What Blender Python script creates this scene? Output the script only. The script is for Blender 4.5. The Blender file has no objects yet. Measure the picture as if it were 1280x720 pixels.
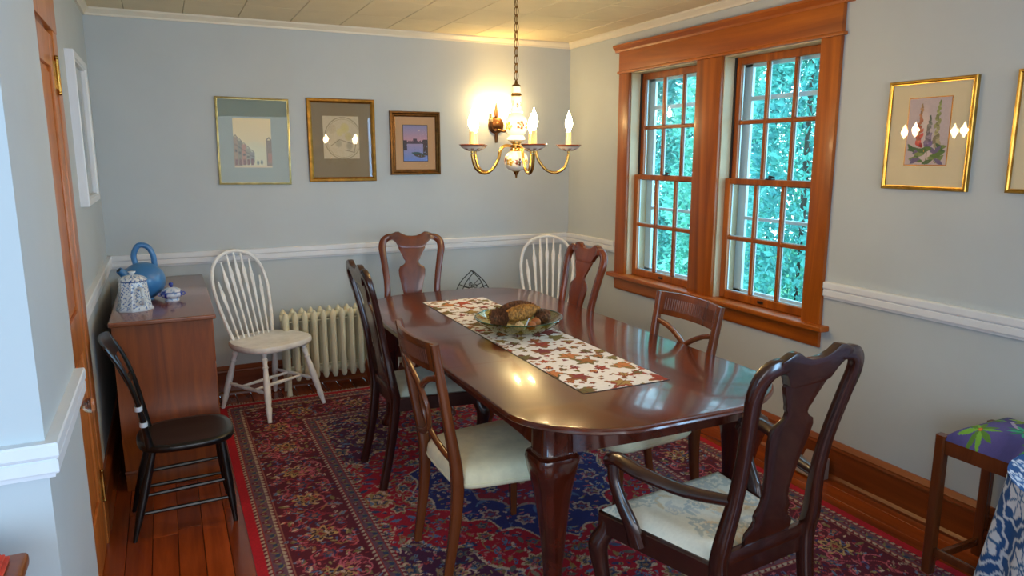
import bpy, bmesh, math, random
import numpy as np
from mathutils import Vector, Matrix

SC = bpy.context.scene
COL = SC.collection
PI = math.pi
rnd = random.Random(7)

# ------------------------------------------------------------------ camera, world, light, exposure
cam_d = bpy.data.cameras.new('camera')
cam = bpy.data.objects.new('camera', cam_d)
COL.objects.link(cam)
cam_d.sensor_width = 36.0
cam_d.lens = 900.85 / 1280 * 36.0
cam_d.clip_start = 0.02
cam.location = (-2.9245, -5.0684, 1.6)
cam.rotation_euler = (PI / 2 - 0.1825, 0.0, -0.4457)
SC.camera = cam

SC.view_settings.view_transform = 'Standard'
SC.view_settings.look = 'None'
SC.view_settings.gamma = 1.0
SC.view_settings.use_curve_mapping = False
SC.view_settings.exposure = 1.1

world = bpy.data.worlds.new('sky')
SC.world = world
world.use_nodes = True
wn = world.node_tree.nodes
wn['Background'].inputs['Color'].default_value = (0.46, 0.80, 1.0, 1)
wn['Background'].inputs['Strength'].default_value = 2.9


def area_light(name, loc, rot, sx, sy, power, color):
    d = bpy.data.lights.new(name, 'AREA')
    d.shape = 'RECTANGLE'
    d.size, d.size_y = sx, sy
    d.energy = power
    d.color = color
    o = bpy.data.objects.new(name, d)
    o.location, o.rotation_euler = loc, rot
    COL.objects.link(o)
    return o


# front and side: daylight of the room the photographer stands in; left: added fill
area_light('daylight_front_room', (-2.5, -7.35, 1.5), (PI / 2, 0, 0), 3.0, 1.4, 30, (0.90, 0.94, 1.0))
area_light('near_wall_fill', (-4.4, -5.9, 1.4), (PI / 2, 0, -0.1), 1.2, 1.4, 24, (0.34, 0.66, 1.0))  # added blue fill that brightens the near wall end, no window here
area_light('daylight_side_room', (-0.05, -5.55, 1.45), (PI / 2, 0, PI / 2), 1.05, 1.4, 44, (0.36, 0.66, 1.0))

# ------------------------------------------------------------------ materials


def lin(c):
    c = np.asarray(c, float) / 255.0
    return np.where(c <= 0.04045, c / 12.92, ((c + 0.055) / 1.055) ** 2.4)


def L4(c):
    return tuple(lin(c)) + (1.0,)


def new_mat(name):
    m = bpy.data.materials.new(name)
    m.use_nodes = True
    return m, m.node_tree, m.node_tree.nodes['Principled BSDF']


def setp(b, **k):
    names = dict(rough='Roughness', metal='Metallic', coat='Coat Weight', coatr='Coat Roughness', spec='Specular IOR Level',
                 trans='Transmission Weight', ior='IOR', sheen='Sheen Weight')
    for a, v in k.items():
        b.inputs[names[a]].default_value = v


def noise(nt, coord, scale, detail=4, rough=0.55, dist=0.0, vec_scale=None):
    tc = nt.nodes.new('ShaderNodeTexCoord')
    n = nt.nodes.new('ShaderNodeTexNoise')
    n.inputs['Scale'].default_value = scale
    n.inputs['Detail'].default_value = detail
    n.inputs['Roughness'].default_value = rough
    n.inputs['Distortion'].default_value = dist
    if vec_scale:
        mp = nt.nodes.new('ShaderNodeMapping')
        mp.inputs['Scale'].default_value = vec_scale
        nt.links.new(tc.outputs[coord], mp.inputs['Vector'])
        nt.links.new(mp.outputs['Vector'], n.inputs['Vector'])
    else:
        nt.links.new(tc.outputs[coord], n.inputs['Vector'])
    return n


def ramp(nt, src, stops):
    r = nt.nodes.new('ShaderNodeValToRGB')
    e = r.color_ramp.elements
    e[0].position, e[0].color = stops[0]
    e[1].position, e[1].color = stops[-1]
    for p, c in stops[1:-1]:
        x = e.new(p)
        x.color = c
    nt.links.new(src, r.inputs['Fac'])
    return r


def bump(nt, b, src, strength, dist=0.002):
    bp = nt.nodes.new('ShaderNodeBump')
    bp.inputs['Strength'].default_value = strength
    bp.inputs['Distance'].default_value = dist
    nt.links.new(src, bp.inputs['Height'])
    nt.links.new(bp.outputs['Normal'], b.inputs['Normal'])


def paint(name, c, rough=0.5, var=0.04, scale=6.0, bmp=0.0, **k):
    m, nt, b = new_mat(name)
    n = noise(nt, 'Object', scale, 5)
    c = np.asarray(c, float)
    r = ramp(nt, n.outputs['Fac'], [(0.3, L4(np.clip(c * (1 - var), 0, 255))), (0.7, L4(np.clip(c * (1 + var), 0, 255)))])
    nt.links.new(r.outputs['Color'], b.inputs['Base Color'])
    if bmp:
        n2 = noise(nt, 'Object', 120, 3)
        bump(nt, b, n2.outputs['Fac'], bmp)
    setp(b, rough=rough, **k)
    return m


def wood(name, c1, c2, axis='z', rough=0.3, grain=9.0, stretch=12.0, coat=0.0, rand=0.0, dist=1.2, bmp=0.05, mid=None):
    m, nt, b = new_mat(name)
    s = {'x': (1 / stretch, 1, 1), 'y': (1, 1 / stretch, 1), 'z': (1, 1, 1 / stretch)}[axis]
    tc = nt.nodes.new('ShaderNodeTexCoord')
    mp = nt.nodes.new('ShaderNodeMapping')
    mp.inputs['Scale'].default_value = s
    nt.links.new(tc.outputs['Object'], mp.inputs['Vector'])
    vec = mp.outputs['Vector']
    if rand:
        oi = nt.nodes.new('ShaderNodeObjectInfo')
        cb = nt.nodes.new('ShaderNodeCombineXYZ')
        mu = nt.nodes.new('ShaderNodeMath')
        mu.operation = 'MULTIPLY'
        mu.inputs[1].default_value = 37.0
        nt.links.new(oi.outputs['Random'], mu.inputs[0])
        for i in range(3):
            nt.links.new(mu.outputs[0], cb.inputs[i])
        ad = nt.nodes.new('ShaderNodeVectorMath')
        nt.links.new(vec, ad.inputs[0])
        nt.links.new(cb.outputs[0], ad.inputs[1])
        vec = ad.outputs[0]
    n = nt.nodes.new('ShaderNodeTexNoise')
    n.inputs['Scale'].default_value = grain
    n.inputs['Detail'].default_value = 7
    n.inputs['Roughness'].default_value = 0.62
    n.inputs['Distortion'].default_value = dist
    nt.links.new(vec, n.inputs['Vector'])
    stops = [(0.30, L4(c1)), (0.70, L4(c2))] if mid is None else [(0.28, L4(c1)), (0.5, L4(mid)), (0.72, L4(c2))]
    r = ramp(nt, n.outputs['Fac'], stops)
    out = r.outputs['Color']
    if rand:
        hs = nt.nodes.new('ShaderNodeHueSaturation')
        ma = nt.nodes.new('ShaderNodeMapRange')
        ma.inputs['To Min'].default_value = 1 - rand
        ma.inputs['To Max'].default_value = 1 + rand
        nt.links.new(oi.outputs['Random'], ma.inputs['Value'])
        nt.links.new(ma.outputs['Result'], hs.inputs['Value'])
        nt.links.new(out, hs.inputs['Color'])
        out = hs.outputs['Color']
    nt.links.new(out, b.inputs['Base Color'])
    if bmp:
        bump(nt, b, n.outputs['Fac'], bmp)
    setp(b, rough=rough, coat=coat, coatr=0.08)
    return m


def attr_mat(name, rough=0.6, bmp=0.0, bscale=300, **k):
    m, nt, b = new_mat(name)
    a = nt.nodes.new('ShaderNodeAttribute')
    a.attribute_name = 'Col'
    n = noise(nt, 'Object', 90, 3)
    mx = nt.nodes.new('ShaderNodeMix')
    mx.data_type = 'RGBA'
    mx.blend_type = 'MULTIPLY'
    mx.inputs['Factor'].default_value = 0.35
    r = ramp(nt, n.outputs['Fac'], [(0.3, (0.75, 0.75, 0.75, 1)), (0.7, (1, 1, 1, 1))])
    nt.links.new(a.outputs['Color'], mx.inputs[6])
    nt.links.new(r.outputs['Color'], mx.inputs[7])
    nt.links.new(mx.outputs[2], b.inputs['Base Color'])
    if bmp:
        n2 = noise(nt, 'Object', bscale, 2)
        bump(nt, b, n2.outputs['Fac'], bmp)
    setp(b, rough=rough, **k)
    return m


def metal(name, c, rough=0.3, met=1.0):
    m, nt, b = new_mat(name)
    n = noise(nt, 'Object', 30, 4)
    c = np.asarray(c, float)
    r = ramp(nt, n.outputs['Fac'], [(0.3, L4(c * 0.75)), (0.7, L4(c))])
    nt.links.new(r.outputs['Color'], b.inputs['Base Color'])
    setp(b, rough=rough, metal=met)
    return m


def thin_glass(name, tint=(1, 1, 1), boost=1.0, rough=0.0):
    """a pane: clear, with the mirror reflection of a flat sheet of glass"""
    m = bpy.data.materials.new(name)
    m.use_nodes = True
    nt = m.node_tree
    nt.nodes.remove(nt.nodes['Principled BSDF'])
    t = nt.nodes.new('ShaderNodeBsdfTransparent')
    t.inputs['Color'].default_value = tuple(tint) + (1,)
    g = nt.nodes.new('ShaderNodeBsdfGlossy')
    g.inputs['Roughness'].default_value = rough
    f = nt.nodes.new('ShaderNodeFresnel')
    geo = nt.nodes.new('ShaderNodeNewGeometry')      # same reflection from both sides of the sheet
    ior = nt.nodes.new('ShaderNodeMapRange')
    ior.inputs['To Min'].default_value = 1.5
    ior.inputs['To Max'].default_value = 1 / 1.5
    nt.links.new(geo.outputs['Backfacing'], ior.inputs['Value'])
    nt.links.new(ior.outputs['Result'], f.inputs['IOR'])
    mu = nt.nodes.new('ShaderNodeMath')
    mu.operation = 'MULTIPLY'
    mu.use_clamp = True
    mu.inputs[1].default_value = boost
    mx = nt.nodes.new('ShaderNodeMixShader')
    nt.links.new(f.outputs[0], mu.inputs[0])
    nt.links.new(mu.outputs[0], mx.inputs[0])
    nt.links.new(t.outputs[0], mx.inputs[1])
    nt.links.new(g.outputs[0], mx.inputs[2])
    nt.links.new(mx.outputs[0], nt.nodes['Material Output'].inputs['Surface'])
    return m


def emit(name, c, s):
    m = bpy.data.materials.new(name)
    m.use_nodes = True
    nt = m.node_tree
    nt.nodes.remove(nt.nodes['Principled BSDF'])
    e = nt.nodes.new('ShaderNodeEmission')
    e.inputs['Color'].default_value = tuple(c) + (1,)
    e.inputs['Strength'].default_value = s
    nt.links.new(e.outputs[0], nt.nodes['Material Output'].inputs['Surface'])
    return m


M = {}
M['wall'] = paint('pale_blue_wall', (188, 195, 198), 0.55, 0.012, 3.0, 0.03)
M['ceiling'] = paint('ceiling_tile_cream', (226, 212, 180), 0.8, 0.02, 5.0, 0.05)
M['ceiling_board'] = paint('ceiling_board_dark_joint', (150, 140, 118), 0.9)
M['trim'] = paint('white_trim', (226, 228, 232), 0.35, 0.015)
M['crown'] = paint('cream_crown', (226, 218, 200), 0.4, 0.015)
M['pine'] = wood('window_pine', (124, 56, 5), (188, 100, 20), 'z', 0.38, 7, 14, 0.1, dist=2.2, mid=(158, 78, 11))
M['pine_y'] = wood('window_pine_across', (124, 56, 5), (188, 100, 20), 'y', 0.38, 7, 14, 0.1, dist=2.2, mid=(158, 78, 11))
M['door'] = wood('door_fir', (168, 88, 30), (214, 130, 58), 'z', 0.35, 8, 12, 0.3)
M['base'] = wood('baseboard_wood_y', (104, 44, 12), (160, 78, 26), 'y', 0.35, 7, 12, 0.2)
M['base_x'] = wood('baseboard_wood_x', (96, 40, 14), (146, 70, 28), 'x', 0.35, 7, 12, 0.2)
M['plank'] = wood('floor_plank', (110, 44, 14), (162, 74, 26), 'y', 0.22, 8, 14, 0.3, rand=0.18)
M['subfloor'] = paint('subfloor_dark', (60, 26, 10), 0.7)
M['mahog'] = wood('mahogany_dark', (32, 10, 6), (56, 20, 11), 'z', 0.26, 9, 10, 0.3)
M['mahog_r'] = wood('mahogany_red', (78, 30, 11), (120, 54, 20), 'z', 0.25, 9, 10, 0.4)
M['walnut'] = wood('walnut_brown', (80, 36, 14), (122, 62, 28), 'z', 0.27, 9, 10, 0.4)
M['top'] = wood('tabletop_mahogany', (70, 24, 8), (112, 46, 16), 'y', 0.24, 7, 14, 0.5, bmp=0.008)
M['apron'] = wood('table_apron', (50, 16, 8), (84, 30, 15), 'y', 0.2, 7, 12, 0.5)
M['oak'] = wood('chest_oak', (108, 46, 5), (156, 80, 18), 'z', 0.42, 8, 16, 0.05, dist=2.4)
M['oak_top'] = wood('chest_top', (110, 62, 40), (142, 84, 56), 'y', 0.22, 7, 14, 0.4)
M['white_paint'] = paint('worn_white_paint', (236, 236, 236), 0.4, 0.05, 14)
M['black_paint'] = paint('black_chair_paint', (13, 13, 14), 0.28, 0.2, 9)
M['cream_iron'] = paint('radiator_cream', (222, 217, 190), 0.4, 0.02)
M['black_iron'] = paint('black_iron', (14, 15, 18), 0.45, 0.2, 30)
M['brass'] = metal('brass', (206, 160, 84), 0.24)
M['old_brass'] = metal('old_brass', (130, 98, 52), 0.35)
M['bronze'] = metal('bronze_sconce', (112, 70, 34), 0.42, 0.8)
M['gold'] = metal('gold_leaf', (206, 164, 78), 0.3)
M['gold_dark'] = metal('gold_dark', (158, 112, 48), 0.38)
M['bronze_frame'] = metal('bronze_frame', (126, 86, 46), 0.4)
M['silver_green'] = metal('frame_pale_gold', (190, 172, 112), 0.28)
M['attr'] = attr_mat('painted_print', 0.7)
M['porcelain'] = attr_mat('painted_porcelain', 0.12, coat=0.5)
M['rug'] = attr_mat('wool_rug', 0.95, 0.4, 400, sheen=0.0)
M['cloth'] = attr_mat('printed_cloth', 0.85, 0.25, 500)
M['fringe'] = paint('rug_fringe', (190, 168, 150), 0.9, 0.1)
M['candle'] = paint('candle_sleeve', (236, 206, 140), 0.5, 0.03)
M['bulb'] = emit('lit_flame_bulb', (1.0, 0.80, 0.42), 38.0)
M['pane'] = thin_glass('window_pane', (0.86, 0.97, 1.0), 1.0)
M['picture_glass'] = thin_glass('picture_glass', (1, 1, 1), 0.75)
M['crystal'] = paint('crystal_knob', (250, 250, 252), 0.03, 0.01, trans=1.0, ior=1.5)
M['bowl_glass'] = thin_glass('green_glass', (0.72, 0.70, 0.42), 1.6, 0.02)
M['bowl_rim'] = thin_glass('aqua_glass_rim', (0.45, 0.75, 0.70), 2.0, 0.02)
M['seat_grey'] = paint('seat_sage_velvet', (190, 196, 180), 0.8, 0.05, 20, 0.1, sheen=0.3)
M['seat_cream'] = paint('seat_cream_cloth', (230, 218, 182), 0.85, 0.04, 20, 0.1)
M['damask'] = attr_mat('seat_damask', 0.6, 0.15, 300)
M['blue_glaze'] = paint('blue_enamel', (58, 120, 176), 0.3, 0.04, 5, coat=0.3)
M['cone'] = paint('pinecone_golden', (164, 114, 52), 0.7, 0.35, 90)
M['cone_dark'] = paint('pinecone_dark', (108, 70, 44), 0.8, 0.4, 90)
M['nut'] = paint('nut_brown', (168, 96, 48), 0.55, 0.15, 40)
M['nut_pale'] = paint('nut_speckled', (196, 170, 132), 0.7, 0.25, 90)
M['storm_white'] = paint('storm_frame_white', (205, 222, 236), 0.4, 0.02)
M['jamb'] = paint('window_jamb_liner', (196, 178, 146), 0.45, 0.04)
M['bark'] = paint('bark', (70, 60, 52), 0.9, 0.2)
M['register'] = paint('register_pale', (150, 128, 122), 0.45, 0.05)
M['red_cloth'] = paint('red_cloth', (206, 66, 44), 0.85, 0.2, 22, 0.3)
M['lawn'] = paint('lawn_grass', (60, 120, 70), 0.9, 0.2)
M['slate'] = paint('dark_grey', (30, 30, 32), 0.5)


def leaf_mat(name, a, b_):
    m, nt, b = new_mat(name)
    n = noise(nt, 'Object', 2.3, 4)
    r = ramp(nt, n.outputs['Fac'], [(0.32, L4(a)), (0.68, L4(b_))])
    nt.links.new(r.outputs['Color'], b.inputs['Base Color'])
    setp(b, rough=0.55)
    return m


M['leaf1'] = leaf_mat('leaf_blue_green', (56, 124, 130), (112, 196, 178))
M['leaf2'] = leaf_mat('leaf_light_green', (72, 150, 140), (150, 222, 190))

# ------------------------------------------------------------------ mesh helpers


def catmull(pts, n=6):
    P = [Vector(p) for p in pts]
    P = [2 * P[0] - P[1]] + P + [2 * P[-1] - P[-2]]
    out = []
    for i in range(1, len(P) - 2):
        a, b, c, d = P[i - 1], P[i], P[i + 1], P[i + 2]
        for k in range(n):
            t = k / n
            out.append(0.5 * ((2 * b) + (c - a) * t + (2 * a - 5 * b + 4 * c - d) * t * t + (-a + 3 * b - 3 * c + d) * t ** 3))
    out.append(P[-2].copy())
    return out


def lerp_list(vals, n):
    """resample the list vals to n entries"""
    x = np.linspace(0, 1, len(vals))
    return list(np.interp(np.linspace(0, 1, n), x, vals))


class G:
    def __init__(self):
        self.v, self.f = [], []

    def add(self, vs, fs):
        o = len(self.v)
        self.v += [tuple(p) for p in vs]
        self.f += [tuple(i + o for i in f) for f in fs]
        return self

    def box(self, x0, x1, y0, y1, z0, z1):
        vs = [(x, y, z) for z in (z0, z1) for y in (y0, y1) for x in (x0, x1)]
        return self.add(vs, [(0, 2, 3, 1), (4, 5, 7, 6), (0, 1, 5, 4), (2, 6, 7, 3), (0, 4, 6, 2), (1, 3, 7, 5)])

    def rings(self, rings, closed=False, caps=True):
        n = len(rings[0])
        vs = [p for r in rings for p in r]
        fs = []
        m = len(rings)
        for i in range(m if closed else m - 1):
            for j in range(n):
                a, b = i * n + j, i * n + (j + 1) % n
                c, d = ((i + 1) % m) * n + (j + 1) % n, ((i + 1) % m) * n + j
                fs.append((a, b, c, d))
        if caps and not closed:
            fs.append(tuple(range(n))[::-1])
            fs.append(tuple((m - 1) * n + j for j in range(n)))
        return self.add(vs, fs)

    def sweep(self, pts, ra, rb=None, n=8, rect=False, up=(0, 0, 1), closed=False, caps=True):
        pts = [Vector(p) for p in pts]
        m = len(pts)
        ra = lerp_list(ra, m) if hasattr(ra, '__len__') else [ra] * m
        rb = ra if rb is None else (lerp_list(rb, m) if hasattr(rb, '__len__') else [rb] * m)
        up = Vector(up)
        rg = []
        for i, p in enumerate(pts):
            if closed:
                t = pts[(i + 1) % m] - pts[i - 1]
            else:
                t = pts[min(i + 1, m - 1)] - pts[max(i - 1, 0)]
            t.normalize()
            s = up.cross(t)
            if s.length < 1e-4:
                s = Vector((1, 0, 0)).cross(t)
            s.normalize()
            u = t.cross(s)
            if rect:
                c = 0.28
                a, b = ra[i], rb[i]
                k = min(a, b) * c
                q = [(a - k, -b), (a, -b + k), (a, b - k), (a - k, b), (-a + k, b), (-a, b - k), (-a, -b + k), (-a + k, -b)]
                rg.append([p + s * x + u * y for x, y in q])
            else:
                rg.append([p + s * (ra[i] * math.cos(2 * PI * j / n)) + u * (rb[i] * math.sin(2 * PI * j / n)) for j in range(n)])
        return self.rings(rg, closed, caps)

    def lathe(self, prof, n=20, c=(0, 0, 0), axis=None, caps=True, poly=0):
        """prof [(r, h)] turned about z at c, or about the direction axis"""
        R = Matrix.Identity(3)
        if axis is not None:
            R = Vector((0, 0, 1)).rotation_difference(Vector(axis).normalized()).to_matrix()
        c = Vector(c)
        rg = []
        for r, h in prof:
            ring = []
            for j in range(n):
                a = 2 * PI * j / n
                rr = max(r, 1e-4)
                if poly:
                    s = 2 * PI / poly
                    rr = rr * math.cos(s / 2) / math.cos(((a + s / 2) % s) - s / 2)
                ring.append(c + R @ Vector((rr * math.cos(a), rr * math.sin(a), h)))
            rg.append(ring)
        return self.rings(rg, False, caps)

    def turned(self, p, q, prof, n=12):
        """turned spindle from p to q, prof [(t, r)]"""
        p, q = Vector(p), Vector(q)
        ln = (q - p).length
        return self.lathe([(r, t * ln) for t, r in prof], n, p, q - p)

    def slab(self, rows, th, fy, m=6):
        """rows [(z, xa, xb)] low to high: a board th thick whose middle surface is y = fy(x, z)"""
        rg = []
        for z, xa, xb in rows:
            xs = [xa + (xb - xa) * i / m for i in range(m + 1)]
            ring = [(x, fy(x, z) - th / 2, z) for x in xs] + [(x, fy(x, z) + th / 2, z) for x in reversed(xs)]
            rg.append(ring)
        return self.rings(rg)

    def cols(self, cols, th, fy, m=4):
        """cols [(x, za, zb)]"""
        rg = []
        for x, za, zb in cols:
            zs = [za + (zb - za) * i / m for i in range(m + 1)]
            rg.append([(x, fy(x, z) - th / 2, z) for z in zs] + [(x, fy(x, z) + th / 2, z) for z in reversed(zs)])
        return self.rings(rg)

    def torus(self, c, R, r, normal=(0, 0, 1), sx=1.0, sy=1.0, n=14, k=6, xdir=None):
        nm = Vector(normal).normalized()
        xd = Vector(xdir).normalized() if xdir else nm.orthogonal().normalized()
        yd = nm.cross(xd)
        pts = [Vector(c) + xd * (R * sx * math.cos(2 * PI * i / n)) + yd * (R * sy * math.sin(2 * PI * i / n)) for i in range(n)]
        return self.sweep(pts, r, n=k, up=nm, closed=True)

    def profile(self, prof, p0, p1, nrm):
        """moulding: prof [(d, z)] (d out from the wall along nrm) drawn from p0 to p1"""
        p0, p1, nrm = Vector(p0), Vector(p1), Vector(nrm)
        rg = [[p + nrm * d + Vector((0, 0, z)) for d, z in prof] for p in (p0, p1)]
        return self.rings(rg)

    def frame_rings(self, w, h, prof):
        """picture-frame: prof [(inset, y)] closed loop"""
        rg = []
        for a, y in prof:
            x, z = w / 2 - a, h / 2 - a
            rg.append([(-x, y, -z), (x, y, -z), (x, y, z), (-x, y, z)])
        return self.rings(rg, closed=True)

    def ellipsoid(self, c, rx, ry, rz, n=12, m=8):
        rg = []
        for i in range(1, m):
            a = PI * i / m
            rg.append([(c[0] + rx * math.sin(a) * math.cos(2 * PI * j / n), c[1] + ry * math.sin(a) * math.sin(2 * PI * j / n), c[2] - rz * math.cos(a)) for j in range(n)])
        return self.rings(rg)

    def build(self, name, mat, parent=None, bevel=0.0, smooth=True, sharp=38, col=None, seg=2):
        me = bpy.data.meshes.new(name)
        bm = bmesh.new()
        vs = [bm.verts.new(p) for p in self.v]
        bm.verts.ensure_lookup_table()
        for f in self.f:
            if len(set(f)) > 2:
                try:
                    bm.faces.new([vs[i] for i in f])
                except ValueError:
                    pass
        bmesh.ops.recalc_face_normals(bm, faces=bm.faces)
        if bevel:
            es = [e for e in bm.edges if len(e.link_faces) == 2 and e.calc_face_angle() > 0.7]
            bmesh.ops.bevel(bm, geom=es, offset=bevel, segments=seg, affect='EDGES', profile=0.6, clamp_overlap=True)
        bm.to_mesh(me)
        bm.free()
        if smooth:
            me.polygons.foreach_set('use_smooth', [True] * len(me.polygons))
            me.set_sharp_from_angle(angle=math.radians(sharp))
        me.materials.append(M[mat] if isinstance(mat, str) else mat)
        if col is not None:
            co = np.empty(len(me.vertices) * 3)
            me.vertices.foreach_get('co', co)
            set_col(me, col(co.reshape(-1, 3)))
        o = bpy.data.objects.new(name, me)
        COL.objects.link(o)
        if parent is not None:
            o.parent = parent
        return o


def set_col(me, rgb):
    a = me.color_attributes.new('Col', 'FLOAT_COLOR', 'POINT')
    c = np.ones((len(me.vertices), 4), np.float32)
    c[:, :3] = lin(np.clip(rgb, 0, 255))
    a.data.foreach_set('color', c.ravel())


def grid_mesh(name, P, rgb, mat, parent=None, thick=0.0, smooth=True):
    """P (ny, nx, 3) points, rgb (ny, nx, 3) 0..255"""
    ny, nx = P.shape[:2]
    idx = np.arange(ny * nx).reshape(ny, nx)
    q = np.stack([idx[:-1, :-1], idx[:-1, 1:], idx[1:, 1:], idx[1:, :-1]], -1).reshape(-1, 4)
    me = bpy.data.meshes.new(name)
    me.vertices.add(ny * nx)
    me.vertices.foreach_set('co', P.astype(np.float32).ravel())
    me.loops.add(q.size)
    me.loops.foreach_set('vertex_index', q.astype(np.int32).ravel())
    me.polygons.add(len(q))
    me.polygons.foreach_set('loop_start', np.arange(0, q.size, 4, dtype=np.int32))
    me.update(calc_edges=True)
    if smooth:
        me.polygons.foreach_set('use_smooth', [True] * len(me.polygons))
    set_col(me, rgb.reshape(-1, 3))
    me.materials.append(M[mat] if isinstance(mat, str) else mat)
    o = bpy.data.objects.new(name, me)
    COL.objects.link(o)
    if parent is not None:
        o.parent = parent
    if thick:
        md = o.modifiers.new('thickness', 'SOLIDIFY')
        md.thickness = thick
        md.offset = -1
    return o


def thing(name, label, cat, loc=(0, 0, 0), rz=0.0, group=None):
    o = bpy.data.objects.new(name, None)
    o.empty_display_size = 0.1
    COL.objects.link(o)
    o.location = loc
    o.rotation_euler = (0, 0, rz)
    return tag(o, label, cat, group)


def tag(o, label, cat, group=None):
    o['label'] = label
    o['category'] = cat
    if group:
        o['group'] = group
    return o


def struct(o, label=None):
    o['kind'] = 'structure'
    if label:
        o['label'] = label
    return o


def sroot(name, label, loc=(0, 0, 0)):
    o = bpy.data.objects.new(name, None)
    COL.objects.link(o)
    o.location = loc
    return struct(o, label)


def copy_tree(o, parent=None):
    c = o.copy()
    COL.objects.link(c)
    if parent is not None:
        c.parent = parent
    for ch in KIDS(o):
        copy_tree(ch, c)
    return c


def KIDS(o):
    return [x for x in list(COL.objects) if x.parent == o]


def dup(o, loc, rz, label, group=None):
    c = copy_tree(o)
    c.location = loc
    c.rotation_euler = (0, 0, rz)
    c['label'] = label
    if group:
        c['group'] = group
    return c


# ------------------------------------------------------------------ 2-D painting (per-vertex colours)
class Img:
    def __init__(self, w, h, nx, ny, base):
        self.w, self.h = w, h
        self.X, self.Y = np.meshgrid(np.linspace(0, w, nx), np.linspace(0, h, ny))
        self.C = np.zeros((ny, nx, 3))
        self.C[:] = base
        self.dx, self.dy = w / (nx - 1), h / (ny - 1)

    def win(self, x, y, r):
        i0, i1 = max(0, int((y - r) / self.dy)), min(self.C.shape[0], int((y + r) / self.dy) + 2)
        j0, j1 = max(0, int((x - r) / self.dx)), min(self.C.shape[1], int((x + r) / self.dx) + 2)
        if i1 <= i0 or j1 <= j0:
            return None
        s = np.s_[i0:i1, j0:j1]
        return s, self.X[s] - x, self.Y[s] - y

    def put(self, s, mask, c):
        self.C[s][mask] = c

    def flower(self, x, y, r, n, cols, ang=0.0, dip=0.35, sx=1.0):
        w = self.win(x, y, r * 1.1 * max(sx, 1))
        if w is None:
            return
        s, u, v = w
        rr = np.hypot(u / sx, v)
        th = np.arctan2(v, u / sx) + ang
        edge = r * (1 - dip * (0.5 - 0.5 * np.cos(n * th)))
        k = len(cols)
        for i, c in enumerate(cols):
            self.put(s, rr < edge * (1 - i / k), c)

    def leaf(self, x, y, ln, wd, ang, c):
        w = self.win(x, y, ln)
        if w is None:
            return
        s, u, v = w
        a = u * math.cos(ang) + v * math.sin(ang)
        b = -u * math.sin(ang) + v * math.cos(ang)
        t = np.clip(a / ln * 0.5 + 0.5, 0, 1)
        self.put(s, (np.abs(a) < ln) & (np.abs(b) < wd * np.sin(PI * t)), c)

    def maple(self, x, y, r, ang, c, n=5, sx=1.0):
        w = self.win(x, y, r * 1.1)
        if w is None:
            return
        s, u, v = w
        rr = np.hypot(u, v)
        th = np.arctan2(v, u) + ang
        e = r * (0.68 + 0.20 * np.cos(n * th) + 0.10 * np.cos(2 * n * th + 1)) * (0.85 + 0.15 * np.cos(th))
        self.put(s, rr < e, c)

    def line(self, pts, wd, c):
        for (x0, y0), (x1, y1) in zip(pts[:-1], pts[1:]):
            cx, cy = (x0 + x1) / 2, (y0 + y1) / 2
            w = self.win(cx, cy, math.hypot(x1 - x0, y1 - y0) / 2 + wd)
            if w is None:
                continue
            s, u, v = w
            u, v = u + cx - x0, v + cy - y0
            dx, dy = x1 - x0, y1 - y0
            t = np.clip((u * dx + v * dy) / max(dx * dx + dy * dy, 1e-12), 0, 1)
            self.put(s, np.hypot(u - t * dx, v - t * dy) < wd, c)

    def rect(self, x0, x1, y0, y1, c):
        m = (self.X >= x0) & (self.X <= x1) & (self.Y >= y0) & (self.Y <= y1)
        self.C[m] = c

    def blob(self, x, y, rx, ry, c, a=1.0):
        m = ((self.X - x) / rx) ** 2 + ((self.Y - y) / ry) ** 2
        k = (np.clip(1 - m, 0, 1) ** 0.5 * a)[..., None]
        self.C = self.C * (1 - k) + np.array(c) * k


# ================================================================== STRUCTURE
W = 3.28
H = 2.45
# floor: planks running into the room, over a dark subfloor
g = G().box(-6.2, 0.0, -7.6, 0.0, -0.12, -0.02)
floor = struct(g.build('floor', 'subfloor', smooth=False), 'orange-brown wooden floorboards around the red rug')
pw = 0.097
i = 0
x = -W - 3 * pw
while x < -0.001:
    x1 = min(x + pw, 0)
    ys = [0.0, -1.1 - 0.9 * rnd.random()]
    while ys[-1] > -7.5:
        ys.append(max(ys[-1] - 1.6 - 1.4 * rnd.random(), -7.6))
    for a, b in zip(ys[:-1], ys[1:]):
        G().box(x + 0.0006, x1 - 0.0006, b + 0.0006, a - 0.0006, -0.02, 0.0).build('plank', 'plank', floor, 0.0015, seg=1)
    x = x1
G().box(-6.2, -W - 3 * pw - 0.001, -7.6, -3.3, -0.02, 0.0).build('plank', 'plank', floor)

# ceiling: tiles over the dining room
g = G().box(-6.2, 0.0, -7.6, 0.0, H + 0.006, H + 0.12)
ceiling = struct(g.build('ceiling', 'ceiling_board', smooth=False), 'cream tiled ceiling')
tx, ty = 0.318, 0.455
ceiling_tile = None
for ix in range(11):
    for iy in range(9):
        x1, y1 = -0.2 - ix * tx + tx, -iy * ty
        x0, y0 = max(x1 - tx, -W - 0.14), y1 - ty
        x1 = min(x1, 0)
        if x1 <= x0:
            continue
        o = G().box(x0 + 0.0012, x1 - 0.0012, y0 + 0.0012, y1 - 0.0012, H, H + 0.012).build('tile', 'ceiling', ceiling, 0.003, seg=1)
G().box(-6.2, 0, -7.6, -9 * ty, H, H + 0.01).build('panel', 'ceiling', ceiling)

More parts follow.
